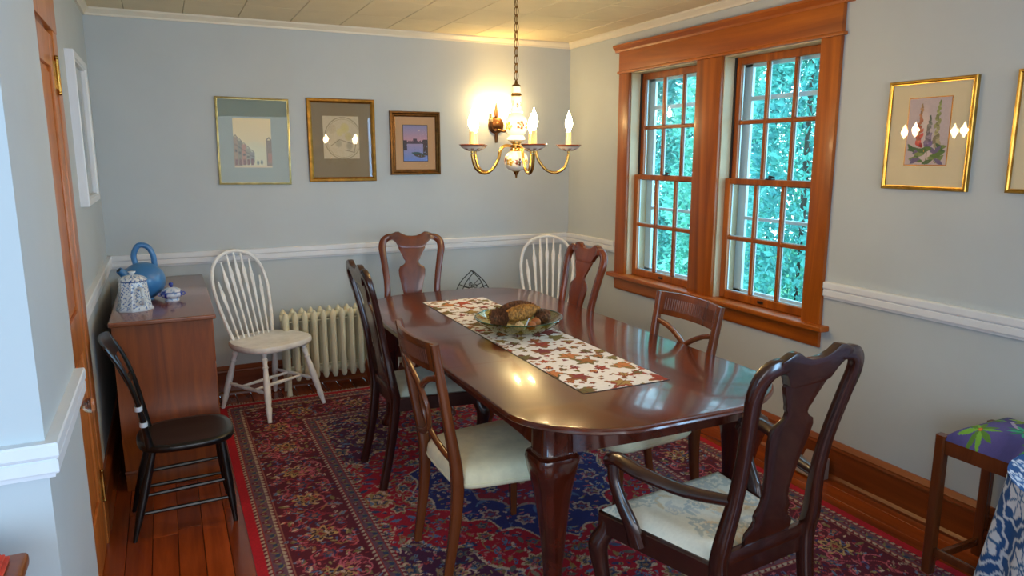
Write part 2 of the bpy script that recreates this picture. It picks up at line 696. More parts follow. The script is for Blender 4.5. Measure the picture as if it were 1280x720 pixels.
struct(G().box(-W - 0.14, 0.14, 0.0, 0.14, 0, H + 0.1).build('wall_back', 'wall', smooth=False), 'pale blue back wall with three framed pictures')
WY = [(-1.533, -0.835), (-2.44, -1.748)]          # window openings in y
WZ = (0.76, 2.15)
g = G()
g.box(0, 0.16, -7.6, 0.0, 0, WZ[0]).box(0, 0.16, -7.6, 0.0, WZ[1], H + 0.1)
g.box(0, 0.16, WY[0][1], 0.0, *WZ).box(0, 0.16, WY[1][1], WY[0][0], *WZ).box(0, 0.16, -7.6, WY[1][0], *WZ)
struct(g.build('wall_right', 'wall', smooth=False), 'pale wall with the pair of windows')
struct(G().box(-W - 0.14, -W, -2.7, 0.0, 0, H + 0.1).build('wall_left', 'wall', smooth=False), 'pale blue wall with the wooden door')
struct(G().box(-6.2, -3.205, -3.28, -2.665, 0, H + 0.1).build('wall_near', 'wall', smooth=False), 'bright blue end of the wall beside the door')
struct(G().box(-6.34, -6.2, -7.6, -3.0, 0, H + 0.1).build('wall_side', 'wall', smooth=False), 'wall of the adjoining room')
struct(G().box(-6.34, 0.14, -7.74, -7.6, 0, H + 0.1).build('wall_front', 'wall', smooth=False), 'wall behind the viewpoint')

crown_p = [(0, H - 0.045), (0.012, H - 0.045), (0.014, H - 0.034), (0.03, H - 0.016), (0.034, H - 0.012), (0.034, H - 0.001), (0, H - 0.001)]
rail_p = [(0, 0.903), (0.014, 0.903), (0.016, 0.912), (0.022, 0.914), (0.024, 0.918), (0.024, 0.944), (0.020, 0.947), (0.024, 0.950),
          (0.027, 0.956), (0.027, 0.980), (0.024, 0.985), (0, 0.985)]
base_p = [(0, 0), (0.032, 0), (0.030, 0.012), (0.020, 0.022), (0.018, 0.024), (0.018, 0.150), (0.024, 0.152), (0.026, 0.160), (0.022, 0.170), (0.024, 0.176),
          (0.016, 0.188), (0.010, 0.198), (0, 0.198)]


def mould(name, prof, runs, mat, label):
    g = G()
    for p0, p1, n in runs:
        g.profile(prof, p0, p1, n)
    return struct(g.build(name, mat, sharp=25), label)


mould('trim_1', crown_p, [((-W, 0, 0), (0, 0, 0), (0, -1, 0)), ((0, 0, 0), (0, -7.5, 0), (-1, 0, 0)), ((-W, 0, 0), (-W, -2.66, 0), (1, 0, 0))], 'crown',
      'cream crown moulding along the ceiling')
mould('trim_2', rail_p, [((-W, 0, 0), (0, 0, 0), (0, -1, 0))], 'trim', 'white chair rail along the back wall')
mould('trim_3', rail_p, [((0, 0, 0), (0, -0.700, 0), (-1, 0, 0))], 'trim', 'white chair rail between corner and windows')
mould('trim_4', rail_p, [((0, -2.568, 0), (0, -7.5, 0), (-1, 0, 0))], 'trim', 'white chair rail right of the windows')
mould('trim_5', rail_p, [((-W, 0, 0), (-W, -1.70, 0), (1, 0, 0))], 'trim', 'white chair rail behind the chest')
g = G().rings([[Vector(p) + Vector(n) * d + Vector((0, 0, z)) for d, z in rail_p] for p, n in (((-6.2, -3.28, 0), (0, -1, 0)), ((-3.205, -3.28, 0), (1, -1, 0)), ((-3.205, -2.68, 0), (1, 0, 0)))])
struct(g.build('trim_6', 'trim', sharp=25), 'white chair rail wrapping the near wall end')
mould('baseboard_back', base_p, [((-W, 0, 0), (0, 0, 0), (0, -1, 0))], 'base_x', 'wooden baseboard under the radiator')
mould('baseboard_right', base_p, [((0, 0, 0), (0, -7.5, 0), (-1, 0, 0))], 'base', 'tall wooden baseboard under the windows')
mould('baseboard_left', base_p, [((-W, 0, 0), (-W, -1.72, 0), (1, 0, 0))], 'base', 'wooden baseboard behind the chest')

# ---- door in the left wall
door = sroot('door_1', 'orange-brown panelled wooden door with a glass knob')
dy0, dy1, dz = -2.56, -1.84, 2.03
xw = -W
g = G()
g.box(xw, xw + 0.012, dy0, dy1, 0.01, dz)
g.build('door_slab', 'door', door)
g = G()
for a, b in ((dy0, dy0 + 0.11), (dy1 - 0.11, dy1)):
    g.box(xw + 0.012, xw + 0.024, a, b, 0.01, dz)
for a, b in ((0.01, 0.24), (0.86, 1.02), (dz - 0.12, dz)):
    g.box(xw + 0.012, xw + 0.024, dy0 + 0.11, dy1 - 0.11, a, b)
g.build('stile', 'door', door, 0.003)
for a, b in ((0.24, 0.86), (1.02, dz - 0.12)):
    G().box(xw + 0.012, xw + 0.018, dy0 + 0.13, dy1 - 0.13, a + 0.02, b - 0.02).build('door_panel', 'door', door, 0.004)
k = G().lathe([(0.024, 0), (0.024, 0.004), (0.010, 0.007), (0.009, 0.03)], 14, (xw + 0.024, dy0 + 0.10, 0.80), (1, 0, 0)).build('knob_base', 'brass', door)
G().lathe([(0.010, 0.0), (0.020, 0.005), (0.026, 0.016), (0.026, 0.026), (0.019, 0.034), (0.0, 0.036)], 12, (xw + 0.060, dy0 + 0.10, 0.80), (1, 0, 0)).build('knob', 'crystal', door)
for z in (0.26, 1.89):
    g = G().box(xw + 0.023, xw + 0.027, dy1 - 0.045, dy1 + 0.01, z - 0.05, z + 0.05)
    g.lathe([(0.007, -0.058), (0.007, 0.058)], 10, (xw + 0.031, dy1 - 0.0, z))
    g.ellipsoid((xw + 0.031, dy1, z + 0.064), 0.008, 0.008, 0.009, 8, 6).ellipsoid((xw + 0.031, dy1, z - 0.064), 0.008, 0.008, 0.009, 8, 6)
    g.build('hinge', 'brass', door)
cas = sroot('trim_7', 'orange-brown wooden casing around the door')
G().box(xw, xw + 0.028, dy0 - 0.115, dy0 - 0.005, 0, dz + 0.02).build('casing_leg', 'door', cas, 0.003)
G().box(xw, xw + 0.028, dy1 + 0.005, dy1 + 0.115, 0, dz + 0.02).build('casing_leg', 'door', cas, 0.003)
G().box(xw, xw + 0.030, dy0 - 0.12, dy1 + 0.12, dz + 0.02, dz + 0.16).build('casing_head', 'door', cas, 0.003)
G().box(xw, xw + 0.05, dy0 - 0.14, dy1 + 0.14, dz + 0.16, dz + 0.185).build('casing_cap', 'door', cas, 0.004)

# ---- window casing (one frame around both windows)
wc = sroot('trim_8', 'orange pine casing around the two windows')
ya, yb = -0.715, -2.557
G().box(-0.022, 0.0, WY[0][1], ya, WZ[0], WZ[1]).build('casing_leg', 'pine', wc, 0.003)
G().box(-0.022, 0.0, yb, WY[1][0], WZ[0], WZ[1]).build('casing_leg', 'pine', wc, 0.003)
G().box(-0.022, 0.0, WY[1][1], WY[0][0], WZ[0], WZ[1]).build('mullion', 'pine', wc, 0.003)
G().box(-0.024, 0.0, yb - 0.002, ya + 0.002, WZ[1] + 0.018, WZ[1] + 0.150).build('casing_head', 'pine_y', wc, 0.003)
G().box(-0.030, 0.0, yb - 0.018, ya + 0.018, WZ[1], WZ[1] + 0.018).build('head_bead', 'pine_y', wc, 0.006)
cp = [(0, 0), (0.026, 0), (0.030, 0.012), (0.044, 0.026), (0.050, 0.032), (0.050, 0.046), (0, 0.046)]
G().profile([(d, z + WZ[1] + 0.145) for d, z in cp], (0, ya + 0.045, 0), (0, yb - 0.045, 0), (-1, 0, 0)).build('casing_cap', 'pine_y', wc, sharp=25)
G().box(-0.058, 0.115, yb - 0.045, ya + 0.055, WZ[0] - 0.026, WZ[0] + 0.002).build('stool', 'pine_y', wc, 0.008, seg=3)
ap = [(0, -0.115), (0.012, -0.115), (0.018, -0.105), (0.020, -0.095), (0.020, -0.026), (0, -0.026)]
G().profile([(d, z + WZ[0]) for d, z in ap], (0, ya, 0), (0, yb, 0), (-1, 0, 0)).build('apron', 'pine_y', wc, sharp=25)


def sash(root, name, x0, x1, y0, y1, z0, z1, rails):
    """six-light sash: 3 across, 2 up"""
    lo, hi, st = rails
    g = G()
    g.box(x0, x1, y0, y0 + st, z0, z1).box(x0, x1, y1 - st, y1, z0, z1)
    g.box(x0, x1, y0 + st, y1 - st, z0, z0 + lo).box(x0, x1, y0 + st, y1 - st, z1 - hi, z1)
    s = g.build(name, 'pine', root, 0.003, seg=1)
    a, b = y0 + st, y1 - st
    c, d = z0 + lo, z1 - hi
    mt = 0.011
    xm = (x0 + x1) / 2
    for i in (1, 2):
        y = a + (b - a) * i / 3
        G().box(x0 + 0.004, x1 - 0.002, y - mt, y + mt, c, d).build('muntin', 'pine', s, 0.004, seg=1)
    zm = (c + d) / 2
    G().box(x0 + 0.005, x1 - 0.003, a, b, zm - mt, zm + mt).build('muntin', 'pine_y', s, 0.004, seg=1)
    for i in range(3):
        for j in range(2):
            ga, gb = a + (b - a) * i / 3, a + (b - a) * (i + 1) / 3
            gc, gd = (c, zm) if j == 0 else (zm, d)
            P = np.array([[(xm, ga, gc), (xm, gb, gc)], [(xm, ga, gd), (xm, gb, gd)]])
            G().add([(xm, ga, gc), (xm, gb, gc), (xm, gb, gd), (xm, ga, gd)], [(0, 1, 2, 3)]).build('pane', 'pane', s)
            # pale glazing edge
            e = G()
            q = 0.005
            e.box(x1 - 0.010, x1 - 0.004, ga + mt * (i > 0), ga + mt * (i > 0) + q, gc, gd)
            e.box(x1 - 0.010, x1 - 0.004, gb - mt * (i < 2) - q, gb - mt * (i < 2), gc, gd)
            e.box(x1 - 0.010, x1 - 0.004, ga, gb, gc + mt * (j > 0), gc + mt * (j > 0) + q)
            e.build('glazing_bead', 'storm_white', s)
    return s


for n, (y0, y1) in enumerate(WY):
    w = sroot('window_%d' % (n + 1), ['far pine sash window with twelve panes beside the corner', 'near pine sash window with twelve panes'][n])
    g = G()
    g.box(0.0, 0.16, y0, y0 + 0.006, *WZ).box(0.0, 0.16, y1 - 0.006, y1, *WZ).box(0.0, 0.16, y0, y1, WZ[1] - 0.006, WZ[1])
    g.build('jamb', 'jamb', w)
    g = G()
    for yy in (y0 + 0.006, y1 - 0.018):
        g.box(0.071, 0.079, yy, yy + 0.012, WZ[0], WZ[1])
    g.build('parting_bead', 'slate', w)
    zm = 1.445
    sash(w, 'lower_sash', 0.042, 0.072, y0 + 0.007, y1 - 0.007, WZ[0] + 0.0028, zm + 0.022, (0.045, 0.032, 0.042))
    sash(w, 'upper_sash', 0.080, 0.108, y0 + 0.007, y1 - 0.007, zm - 0.016, WZ[1] - 0.007, (0.034, 0.042, 0.042))
    yc = (y0 + y1) / 2
    g = G().box(0.040, 0.070, yc - 0.022, yc + 0.022, zm + 0.022, zm + 0.028)
    g.lathe([(0.010, 0), (0.010, 0.010), (0.004, 0.014)], 10, (0.055, yc, zm + 0.026))
    g.sweep([(0.055, yc - 0.03, zm + 0.036), (0.055, yc + 0.01, zm + 0.040)], [0.004, 0.006], n=6)
    g.build('sash_lock', 'black_iron', w)
    g = G().box(0.034, 0.042, yc - 0.02, yc + 0.02, WZ[0] + 0.018, WZ[0] + 0.032)
    g.build('sash_lift', 'black_iron', w, 0.003)
    g = G()
    xs = 0.150
    g.box(xs, xs + 0.02, y0 + 0.006, y0 + 0.07, *WZ).box(xs, xs + 0.02, y1 - 0.07, y1 - 0.006, *WZ)
    g.box(xs, xs + 0.02, y0 + 0.006, y1 - 0.006, WZ[0], WZ[0] + 0.05).box(xs, xs + 0.02, y0 + 0.006, y1 - 0.006, WZ[1] - 0.06, WZ[1])
    g.build('storm_frame', 'storm_white', w, 0.004)
    G().box(xs - 0.002, xs + 0.018, y0 + 0.06, y1 - 0.06, 1.905, 1.93).build('storm_rail', 'storm_white', w, 0.004)
    G().box(xs - 0.002, xs + 0.018, y0 + 0.06, y1 - 0.06, 1.225, 1.245).build('storm_rail', 'storm_white', w, 0.004)

# ================================================================== OUTDOORS
struct(G().box(0.2, 14, -10, 16, -1.2, -1.0).build('ground_outside', 'lawn'), 'grass outside the windows')


def tree(loc, h, r, mat, label, seed):
    rr = np.random.RandomState(seed)
    t = thing('garden_tree', label, 'tree', loc, 0, 'garden trees outside the windows')
    G().sweep([(0, 0, 0), (0.03, 0, h * 0.5), (0, 0, h * 0.92)], [0.06, 0.03, 0.010]).build('trunk', 'bark', t)
    n = 9000
    z = h * (0.04 + 0.96 * rr.rand(n) ** 1.15)
    rad = r * (1 - (z / h) ** 4) * (0.30 + 0.70 * rr.rand(n) ** 0.5)
    lump = 0.85 + 0.1 * np.sin(z * 7 + rr.rand() * 6)
    th = rr.rand(n) * 2 * PI
    rad *= lump
    c = np.stack([rad * np.cos(th), rad * np.sin(th), z], 1)
    d = np.stack([np.cos(th), np.sin(th), 0.25 + 0.6 * rr.randn(n)], 1) + 0.45 * rr.randn(n, 3)
    d /= np.linalg.norm(d, axis=1, keepdims=True)
    s = np.cross(d, rr.randn(n, 3))
    s /= np.linalg.norm(s, axis=1, keepdims=True)
    ln = (0.05 + 0.06 * rr.rand(n))[:, None]
    up = np.cross(d, s) * 0.012
    V = np.stack([c, c + d * ln * 0.5 + s * ln * 0.28 + up, c + d * ln, c + d * ln * 0.5 - s * ln * 0.28 + up], 1).reshape(-1, 3)
    gg = G()
    gg.v = [tuple(p) for p in V]
    gg.f = [(4 * i, 4 * i + 1, 4 * i + 2, 4 * i + 3) for i in range(n)]
    me = bpy.data.meshes.new('foliage')
    me.from_pydata(gg.v, [], gg.f)
    me.materials.append(M[mat])
    o = bpy.data.objects.new('foliage', me)
    COL.objects.link(o)
    o.parent = t
    return t


tree((2.3, -0.25, -1.0), 4.4, 0.62, 'leaf1', 'bushy blue-green tree nearest the near window, filling its right panes', 1)
tree((2.5, 1.10, -1.0), 4.8, 0.64, 'leaf2', 'light green tree seen through the left panes of the near window', 2)
tree((2.6, 2.45, -1.0), 4.3, 0.64, 'leaf1', 'blue-green tree seen through the middle of the far window', 3)
tree((2.8, 3.85, -1.0), 4.9, 0.66, 'leaf2', 'light green tree at the left edge of the far window', 4)
tree((4.1, 0.55, -1.0), 5.4, 0.68, 'leaf1', 'taller tree behind the gap of the two trees outside the near window', 5)
tree((4.2, 2.05, -1.0), 5.2, 0.68, 'leaf2', 'taller pale tree standing behind the mullion between the windows', 6)
tree((4.3, 3.55, -1.0), 5.4, 0.68, 'leaf1', 'taller dark tree behind the trees outside the far window', 7)
tree((4.4, 5.05, -1.0), 5.2, 0.68, 'leaf2', 'taller pale tree behind the left panes of the far window', 8)

# ================================================================== RUG
def make_rug():
    x0, x1, y0, y1 = -2.72, -0.25, -3.63, -0.28
    w, h = x1 - x0, y1 - y0
    im = Img(w, h, 495, 671, (150, 14, 26))
    X, Y = im.X, im.Y
    D = np.minimum(np.minimum(X, w - X), np.minimum(Y, h - Y))
    red, dark, navy = (146, 14, 30), (52, 14, 24), (26, 22, 62)
    cream, blue, olive, pink = (196, 172, 148), (62, 84, 120), (128, 112, 60), (176, 70, 84)
    rs = random.Random(3)
    C = im.C
    # field
    C[D > 0.52] = (164, 6, 36)
    # corner spandrels and medallion with scalloped cream outline
    cx, cy = w / 2 + 0.04, h / 2
    u, v = (X - cx) / 0.50, (Y - cy) / 0.66
    rr, th = np.hypot(u, v), np.arctan2(v, u)
    e = 1 - 0.09 * np.abs(np.sin(10 * th)) + 0.05 * np.cos(4 * th)
    fx, fy = np.minimum(X, w - X) - 0.53, np.minimum(Y, h - Y) - 0.53
    u2, v2 = np.clip(fx, 0, None) / 0.46, np.clip(fy, 0, None) / 0.78
    r2, t2 = np.hypot(u2, v2), np.arctan2(v2, u2)
    e2 = 1 - 0.12 * np.abs(np.sin(7 * t2))
    inf = D > 0.53
    C[inf & (r2 < e2)] = cream
    C[inf & (r2 < e2 - 0.03)] = (74, 22, 62)
    field_red = inf & (r2 > e2 + 0.02) & (rr > e + 0.02)
    # flowers in the field
    pal = [((44, 52, 96), (92, 116, 150), (190, 160, 140)), ((120, 100, 60), (60, 76, 110), (160, 40, 50)), ((64, 60, 88), (150, 130, 110), (140, 20, 40)),
           ((150, 120, 70), (40, 48, 90), (180, 150, 120)), ((96, 92, 88), (40, 56, 90), (150, 110, 80))]
    pts = []
    for k in range(2600):
        a, b = rs.uniform(0.52, w / 2), rs.uniform(0.52, h / 2)
        r = rs.choice((0.016, 0.02, 0.028, 0.045, 0.06))
        if all(math.hypot(a - p, b - q) > r + s + 0.004 for p, q, s in pts):
            pts.append((a, b, r))
    for a, b, r in pts:
        pl = pal[rs.randrange(5)]
        n, ang = rs.choice((5, 6, 8)), rs.random() * 6
        lf, sx = rs.random() * PI, rs.uniform(0.8, 1.2)
        for mx in (0, 1):
            for my in (0, 1):
                px, py = (w - a if mx else a), (h - b if my else b)
                if r < 0.024:
                    im.leaf(px, py, r * 1.5, r * 0.6, lf if mx == my else PI - lf, pl[rs.randrange(2)])
                else:
                    im.flower(px, py, r, n, ((200, 168, 140),) + pl if r > 0.04 else pl, ang, 0.35, sx)
    # vines in the field
    for k in range(26):
        a, b, t = rs.uniform(0.5, w / 2), rs.uniform(0.5, h / 2), rs.random() * 6
        pp = []
        for s_ in range(14):
            pp.append((a, b))
            a, b, t = a + 0.02 * math.cos(t), b + 0.02 * math.sin(t), t + 0.28 * (1 if k % 2 else -1)
        for mx in (0, 1):
            for my in (0, 1):
                im.line([((w - p if mx else p), (h - q if my else q)) for p, q in pp], 0.0028, (150, 116, 72))
    # medallion over the field
    C[rr < e] = cream
    C[rr < e - 0.02] = (38, 40, 104)
    for k in range(16):
        t = 2 * PI * k / 16
        im.flower(cx + 0.38 * math.cos(t), cy + 0.5 * math.sin(t), 0.05, 6, ((176, 150, 140), (110, 40, 70), (60, 80, 130)), t)
        im.leaf(cx + 0.30 * math.cos(t + 0.2), cy + 0.40 * math.sin(t + 0.2), 0.045, 0.014, t, (80, 100, 140))
    m = rr < (0.62 - 0.08 * np.abs(np.sin(6 * th)))
    C[m] = (150, 120, 110)
    C[rr < (0.59 - 0.08 * np.abs(np.sin(6 * th)))] = (140, 14, 34)
    for k in range(12):
        t = 2 * PI * k / 12
        im.flower(cx + 0.19 * math.cos(t), cy + 0.26 * math.sin(t), 0.045, 6, ((60, 60, 110), (170, 150, 130), (40, 40, 90)), t)
    im.flower(cx, cy, 0.14, 8, ((190, 160, 130), (30, 30, 80), (130, 20, 40), (170, 150, 120)))

    # borders: distance from edge d, along coordinate a (mirrored sides)
    def border(side):
        """(depth, along, mask) of one side, mitred"""
        d = {'l': X, 'r': w - X, 'b': Y, 't': h - Y}[side]
        a = Y if side in 'lr' else X
        return d, a, (np.abs(d - D) < 1e-9) & (D < 0.53)
    for side in 'lrbt':
        d, a, mk = border(side)

        def S(lo, hi, c, extra=True):
            C[mk & (d >= lo) & (d < hi) & extra] = c
        S(0, 0.042, (176, 6, 34))
        for lo in (0.042, 0.440):
            S(lo, lo + 0.09, (104, 24, 44))
            S(lo + 0.002, lo + 0.018, (178, 160, 142), (a % 0.030) < 0.012 + 0.9 * (d - lo - 0.002))
            S(lo + 0.072, lo + 0.088, (178, 160, 142), (a % 0.030) < 0.012 + 0.9 * (lo + 0.088 - d))
            S(lo + 0.018, lo + 0.022, (150, 40, 40))
            S(lo + 0.068, lo + 0.072, (150, 40, 40))
            S(lo + 0.022, lo + 0.068, (104, 70, 88))
            wv = lo + 0.045 + 0.014 * np.sin(2 * PI * a / 0.085)
            S(lo + 0.022, lo + 0.068, (130, 122, 74), np.abs(d - wv) < 0.0055)
            q = np.hypot(((a % 0.085) - 0.064) / 0.016, (d - lo - 0.040) / 0.014)
            S(lo + 0.022, lo + 0.068, (104, 24, 48), q < 1)
            S(lo + 0.022, lo + 0.068, (150, 130, 130), q < 0.4)
            q = np.hypot(((a % 0.085) - 0.021) / 0.013, (d - lo - 0.052) / 0.011)
            S(lo + 0.022, lo + 0.068, (44, 62, 96), q < 1)
        S(0.132, 0.440, (88, 10, 36))
        S(0.132, 0.136, (150, 90, 80))
        S(0.436, 0.440, (150, 90, 80))
        P = 0.34
        for sg, c in ((1, (176, 74, 90)), (-1, (164, 56, 74))):
            cv = 0.286 + sg * 0.085 * np.sin(2 * PI * a / P) + 0.016 * np.sin(6 * PI * a / P)
            S(0.14, 0.434, c, np.abs(d - cv) < 0.0042)
        cv = 0.286 + 0.12 * np.cos(2 * PI * a / P * 2)
        S(0.14, 0.434, (140, 44, 62), np.abs(d - cv) < 0.0035)
    # border motifs
    def bpt(side, d, a):
        return {'l': (d, a), 'r': (w - d, a), 'b': (a, d), 't': (a, h - d)}[side]
    for side in 'lrbt':
        n_ = h if side in 'lr' else w
        k = 0
        a = 0.46
        while a < n_ - 0.40:
            big = k % 2 == 0
            p = bpt(side, 0.286, a)
            if big:
                im.flower(p[0], p[1], 0.072, 8, ((188, 150, 96), (60, 30, 40), (150, 116, 70), (128, 30, 44)), 0.3, 0.4)
            else:
                im.flower(p[0], p[1], 0.05, 6, ((150, 40, 56), (52, 60, 84), (150, 80, 70)), 0.1, 0.4)
            for sg in (-1, 1):
                q = bpt(side, 0.286 + sg * 0.095, a + 0.085)
                im.flower(q[0], q[1], 0.03, 5, ((158, 66, 78), (46, 54, 80), (160, 110, 80)), a * 7)
                q = bpt(side, 0.286 + sg * 0.11, a - 0.03)
                im.leaf(q[0], q[1], 0.028, 0.010, a * 9 + sg, (120, 108, 66))
                q = bpt(side, 0.286 + sg * 0.05, a + 0.06)
                im.leaf(q[0], q[1], 0.022, 0.007, a * 5 - sg, (150, 96, 60))
            a += 0.17
            k += 1
    smalls = [(190, 96, 104), (150, 120, 110), (84, 96, 140), (150, 132, 84), (44, 34, 84), (204, 176, 156), (170, 60, 60), (96, 120, 150)]
    for k in range(1900):
        a, b = rs.uniform(0.14, w / 2), rs.uniform(0.14, h / 2)
        dd = min(a, b)
        if 0.435 < dd < 0.535 or (abs(a - cx) < 0.5 and abs(b - cy) < 0.6 and rs.random() < 0.4):
            continue
        c, r, t = rs.choice(smalls), rs.uniform(0.007, 0.014), rs.random() * PI
        for mx in (0, 1):
            for my in (0, 1):
                px, py = (w - a if mx else a), (h - b if my else b)
                tt = t if mx == my else PI - t
                if k % 3 == 0:
                    im.flower(px, py, r * 0.9, 5, (c, (60, 20, 50)), t)
                else:
                    im.leaf(px, py, r * 1.5, r * 0.45, tt, c)
    for k in range(120):        # arabesque curls
        a, b, t = rs.uniform(0.16, w / 2), rs.uniform(0.16, h / 2), rs.random() * 6
        if min(a, b) > 0.42:
            continue
        pp, cv = [], rs.choice((-1, 1)) * rs.uniform(0.25, 0.5)
        for s_ in range(11):
            if 0.145 < min(a, b) < 0.43:
                pp.append((a, b))
            a, b, t = a + 0.013 * math.cos(t), b + 0.013 * math.sin(t), t + cv
        for mx in (0, 1):
            for my in (0, 1):
                im.line([((w - p if mx else p), (h - q if my else q)) for p, q in pp], 0.003, (196, 96, 112))
    rs2 = np.random.RandomState(5)
    im.C = np.clip(im.C * (0.92 + 0.16 * rs2.rand(*im.X.shape)[..., None]), 0, 255)
    root = thing('persian_rug', 'large red and navy patterned rug under the dining table', 'rug', (0, 0, 0))
    P = np.stack([x0 + X, y0 + Y, 0.0062 + 0 * X], -1)
    grid_mesh('pile', P, im.C, 'rug', root)
    gg = G().box(x0, x1, y0, y1, 0.0004, 0.0056)
    gg.build('backing', 'fringe', root)
    fr = G()
    for yy, sg in ((y1, 1), (y0, -1)):
        k = 0
        xx = x0 + 0.01
        while xx < x1 - 0.01:
            l_ = 0.032 + 0.018 * rs.random()
            q = (rs.random() - 0.5) * 0.02
            fr.sweep([(xx, yy - sg * 0.004, 0.0035), (xx + q * 0.4, yy + sg * l_ * 0.5, 0.0032), (xx + q, yy + sg * l_, 0.0025)], [0.005, 0.004, 0.0015], [0.0022, 0.0022, 0.0015], n=4)
            xx += 0.0085
    o = fr.build('fringe', 'fringe', root)
    o['kind'] = 'stuff'


make_rug()
RZ = 0.0068      # top of the rug

# ================================================================== DINING TABLE
TX, TY, TZ = -1.392, -2.04, 0.75
HX, HY = 0.562, 1.245


def table_outline(hx, hy, n=18, rx=0.36, ry=0.30, bow=0.03):
    pts = []
    for qx, qy, a0 in ((1, 1, 0), (-1, 1, PI / 2), (-1, -1, PI), (1, -1, 1.5 * PI)):
        cx_, cy_ = qx * (hx - rx), qy * (hy - ry)
        for i in range(n + 1):
            a = a0 + PI / 2 * i / n
            pts.append((cx_ + rx * math.cos(a), cy_ + ry * math.sin(a)))
    out = []
    for x_, y_ in pts:
        y_ *= 1 - bow * (x_ / hx) ** 2 * abs(y_) / hy
        x_ *= 1 - bow * 0.6 * (y_ / hy) ** 2
        out.append((x_, y_))
    return out


def clip_poly(pts, lo, hi):
    def cut(ps, f):
        out = []
        for i in range(len(ps)):
            a, b = ps[i - 1], ps[i]
            fa, fb = f(a), f(b)
            if (fa >= 0) != (fb >= 0):
                t = fa / (fa - fb)
                out.append((a[0] + (b[0] - a[0]) * t, a[1] + (b[1] - a[1]) * t))
            if fb >= 0:
                out.append(b)
        return out
    return cut(cut(pts, lambda p: p[1] - lo), lambda p: hi - p[1])


table = thing('dining_table', 'long glossy mahogany dining table with rounded ends in the middle', 'table', (TX, TY, RZ))
tz = TZ - RZ
for nm, lo, hi in (('tabletop_end', -2, -0.376), ('tabletop_leaf', -0.3742, 0.1042), ('tabletop_end', 0.106, 2)):
    rg = []
    for off, z in ((0.022, tz - 0.030), (0.012, tz - 0.0295), (0.006, tz - 0.024), (0.008, tz - 0.018), (0.0, tz - 0.013), (0.0, tz - 0.007), (0.003, tz - 0.002), (0.009, tz)):
        rg.append([(x_, y_, z) for x_, y_ in clip_poly(table_outline(HX - off, HY - off), lo, hi)])
    G().rings(rg).build(nm, 'top', table, sharp=30)
ar = []
for off, z in ((0.085, tz - 0.030), (0.085, tz - 0.08), (0.085, None), (0.11, None), (0.11, tz - 0.031)):
    ring = []
    for x_, y_ in table_outline(HX - off, HY - off, 14, 0.32, 0.26):
        dl = math.hypot(abs(x_) - 0.415, abs(y_) - 1.01)
        ring.append((x_, y_, z if z is not None else tz - 0.092 - 0.045 * math.exp(-(dl / 0.16) ** 2)))
    ar.append(ring)
G().rings(ar, closed=True).build('apron', 'apron', table, sharp=30)
for sx in (-1, 1):
    for sy in (-1, 1):
        lx, ly = sx * 0.415, sy * 1.01
        g = G()
        d = Vector((sx, sy, 0)).normalized() * 0.7
        # square shoulder block, then a cabriole leg tapering to a pad foot
        sec = [(0.058, tz - 0.031, 0.0), (0.060, tz - 0.125, 0.0), (0.062, tz - 0.134, 0.002), (0.074, tz - 0.140, 0.006), (0.076, tz - 0.156, 0.010), (0.068, tz - 0.205, 0.010),
               (0.058, tz - 0.26, 0.004), (0.049, tz - 0.33, -0.002), (0.041, tz - 0.42, -0.010), (0.034, tz - 0.52, -0.014), (0.028, tz - 0.62, -0.010),
               (0.026, 0.06, 0.0), (0.032, 0.03, 0.010), (0.040, 0.015, 0.014), (0.038, 0.0, 0.014)]
        rg = []
        for i, (r, z, o_) in enumerate(sec):
            c_ = Vector((lx, ly, z)) + d * o_ * 1.4
            rd = (0.14, 0.14, 0.16, 0.22, 0.26, 0.30, 0.34, 0.38, 0.42, 0.5, 0.6, 0.8, 1, 1, 1)[i]
            ring = []
            for j in range(24):
                a = 2 * PI * j / 24 + PI / 24
                ca, sa = math.cos(a), math.sin(a)
                p = 2 / max(0.22, rd)
                k_ = (abs(ca) ** p + abs(sa) ** p) ** (-1 / p)
                ring.append(c_ + Vector((ca * k_ * r, sa * k_ * r, 0)))
            rg.append(ring)
        g.rings(rg)
        g.build('leg', 'apron', table, sharp=50)

# ---- runner
def make_runner():
    x0, x1, y0, y1 = -1.615, -1.235, -2.93, -1.12
    w, h = x1 - x0, y1 - y0
    im = Img(w, h, 128, 604, (232, 230, 232))
    rs = random.Random(11)
    cols = [(150, 92, 40), (166, 66, 36), (120, 40, 44), (118, 104, 50), (176, 108, 60), (142, 50, 36), (150, 120, 64), (96, 84, 44)]
    pts = []
    for k in range(900):
        a, b = rs.uniform(-0.01, w + 0.01), rs.uniform(-0.01, h + 0.01)
        r = 0.074 if k < 40 else 0.046 if k < 200 else rs.choice((0.012, 0.02, 0.032))
        if all(math.hypot(a - p, b - q) > (r + s) * 0.66 for p, q, s in pts):
            pts.append((a, b, r))
            c = np.array(rs.choice(cols), float)
            ang = rs.random() * 6.28
            im.maple(a, b, r, ang, c * 0.9, rs.choice((3, 5)))
            im.maple(a + r * 0.1, b + r * 0.1, r * 0.72, ang, np.clip(np.array(rs.choice(cols)) * 1.1, 0, 255), 5)
            im.line([(a - r * 0.6 * math.cos(ang), b + r * 0.6 * math.sin(ang)), (a + r * 0.6 * math.cos(ang), b - r * 0.6 * math.sin(ang))], 0.0016, c * 0.6)
    P = np.stack([x0 + im.X, y0 + im.Y, TZ + 0.0025 + 0.0006 * np.sin(im.X * 40) * np.sin(im.Y * 9)], -1)
    root = thing('table_runner', 'white table runner printed with autumn leaves along the table', 'table runner', (0, 0, 0))
    grid_mesh('runner_face', P, im.C, 'cloth', root)
    G().box(x0 - 0.003, x1 + 0.003, y0 - 0.003, y1 + 0.003, TZ + 0.0003, TZ + 0.0016).build('hem', 'slate', root)


make_runner()

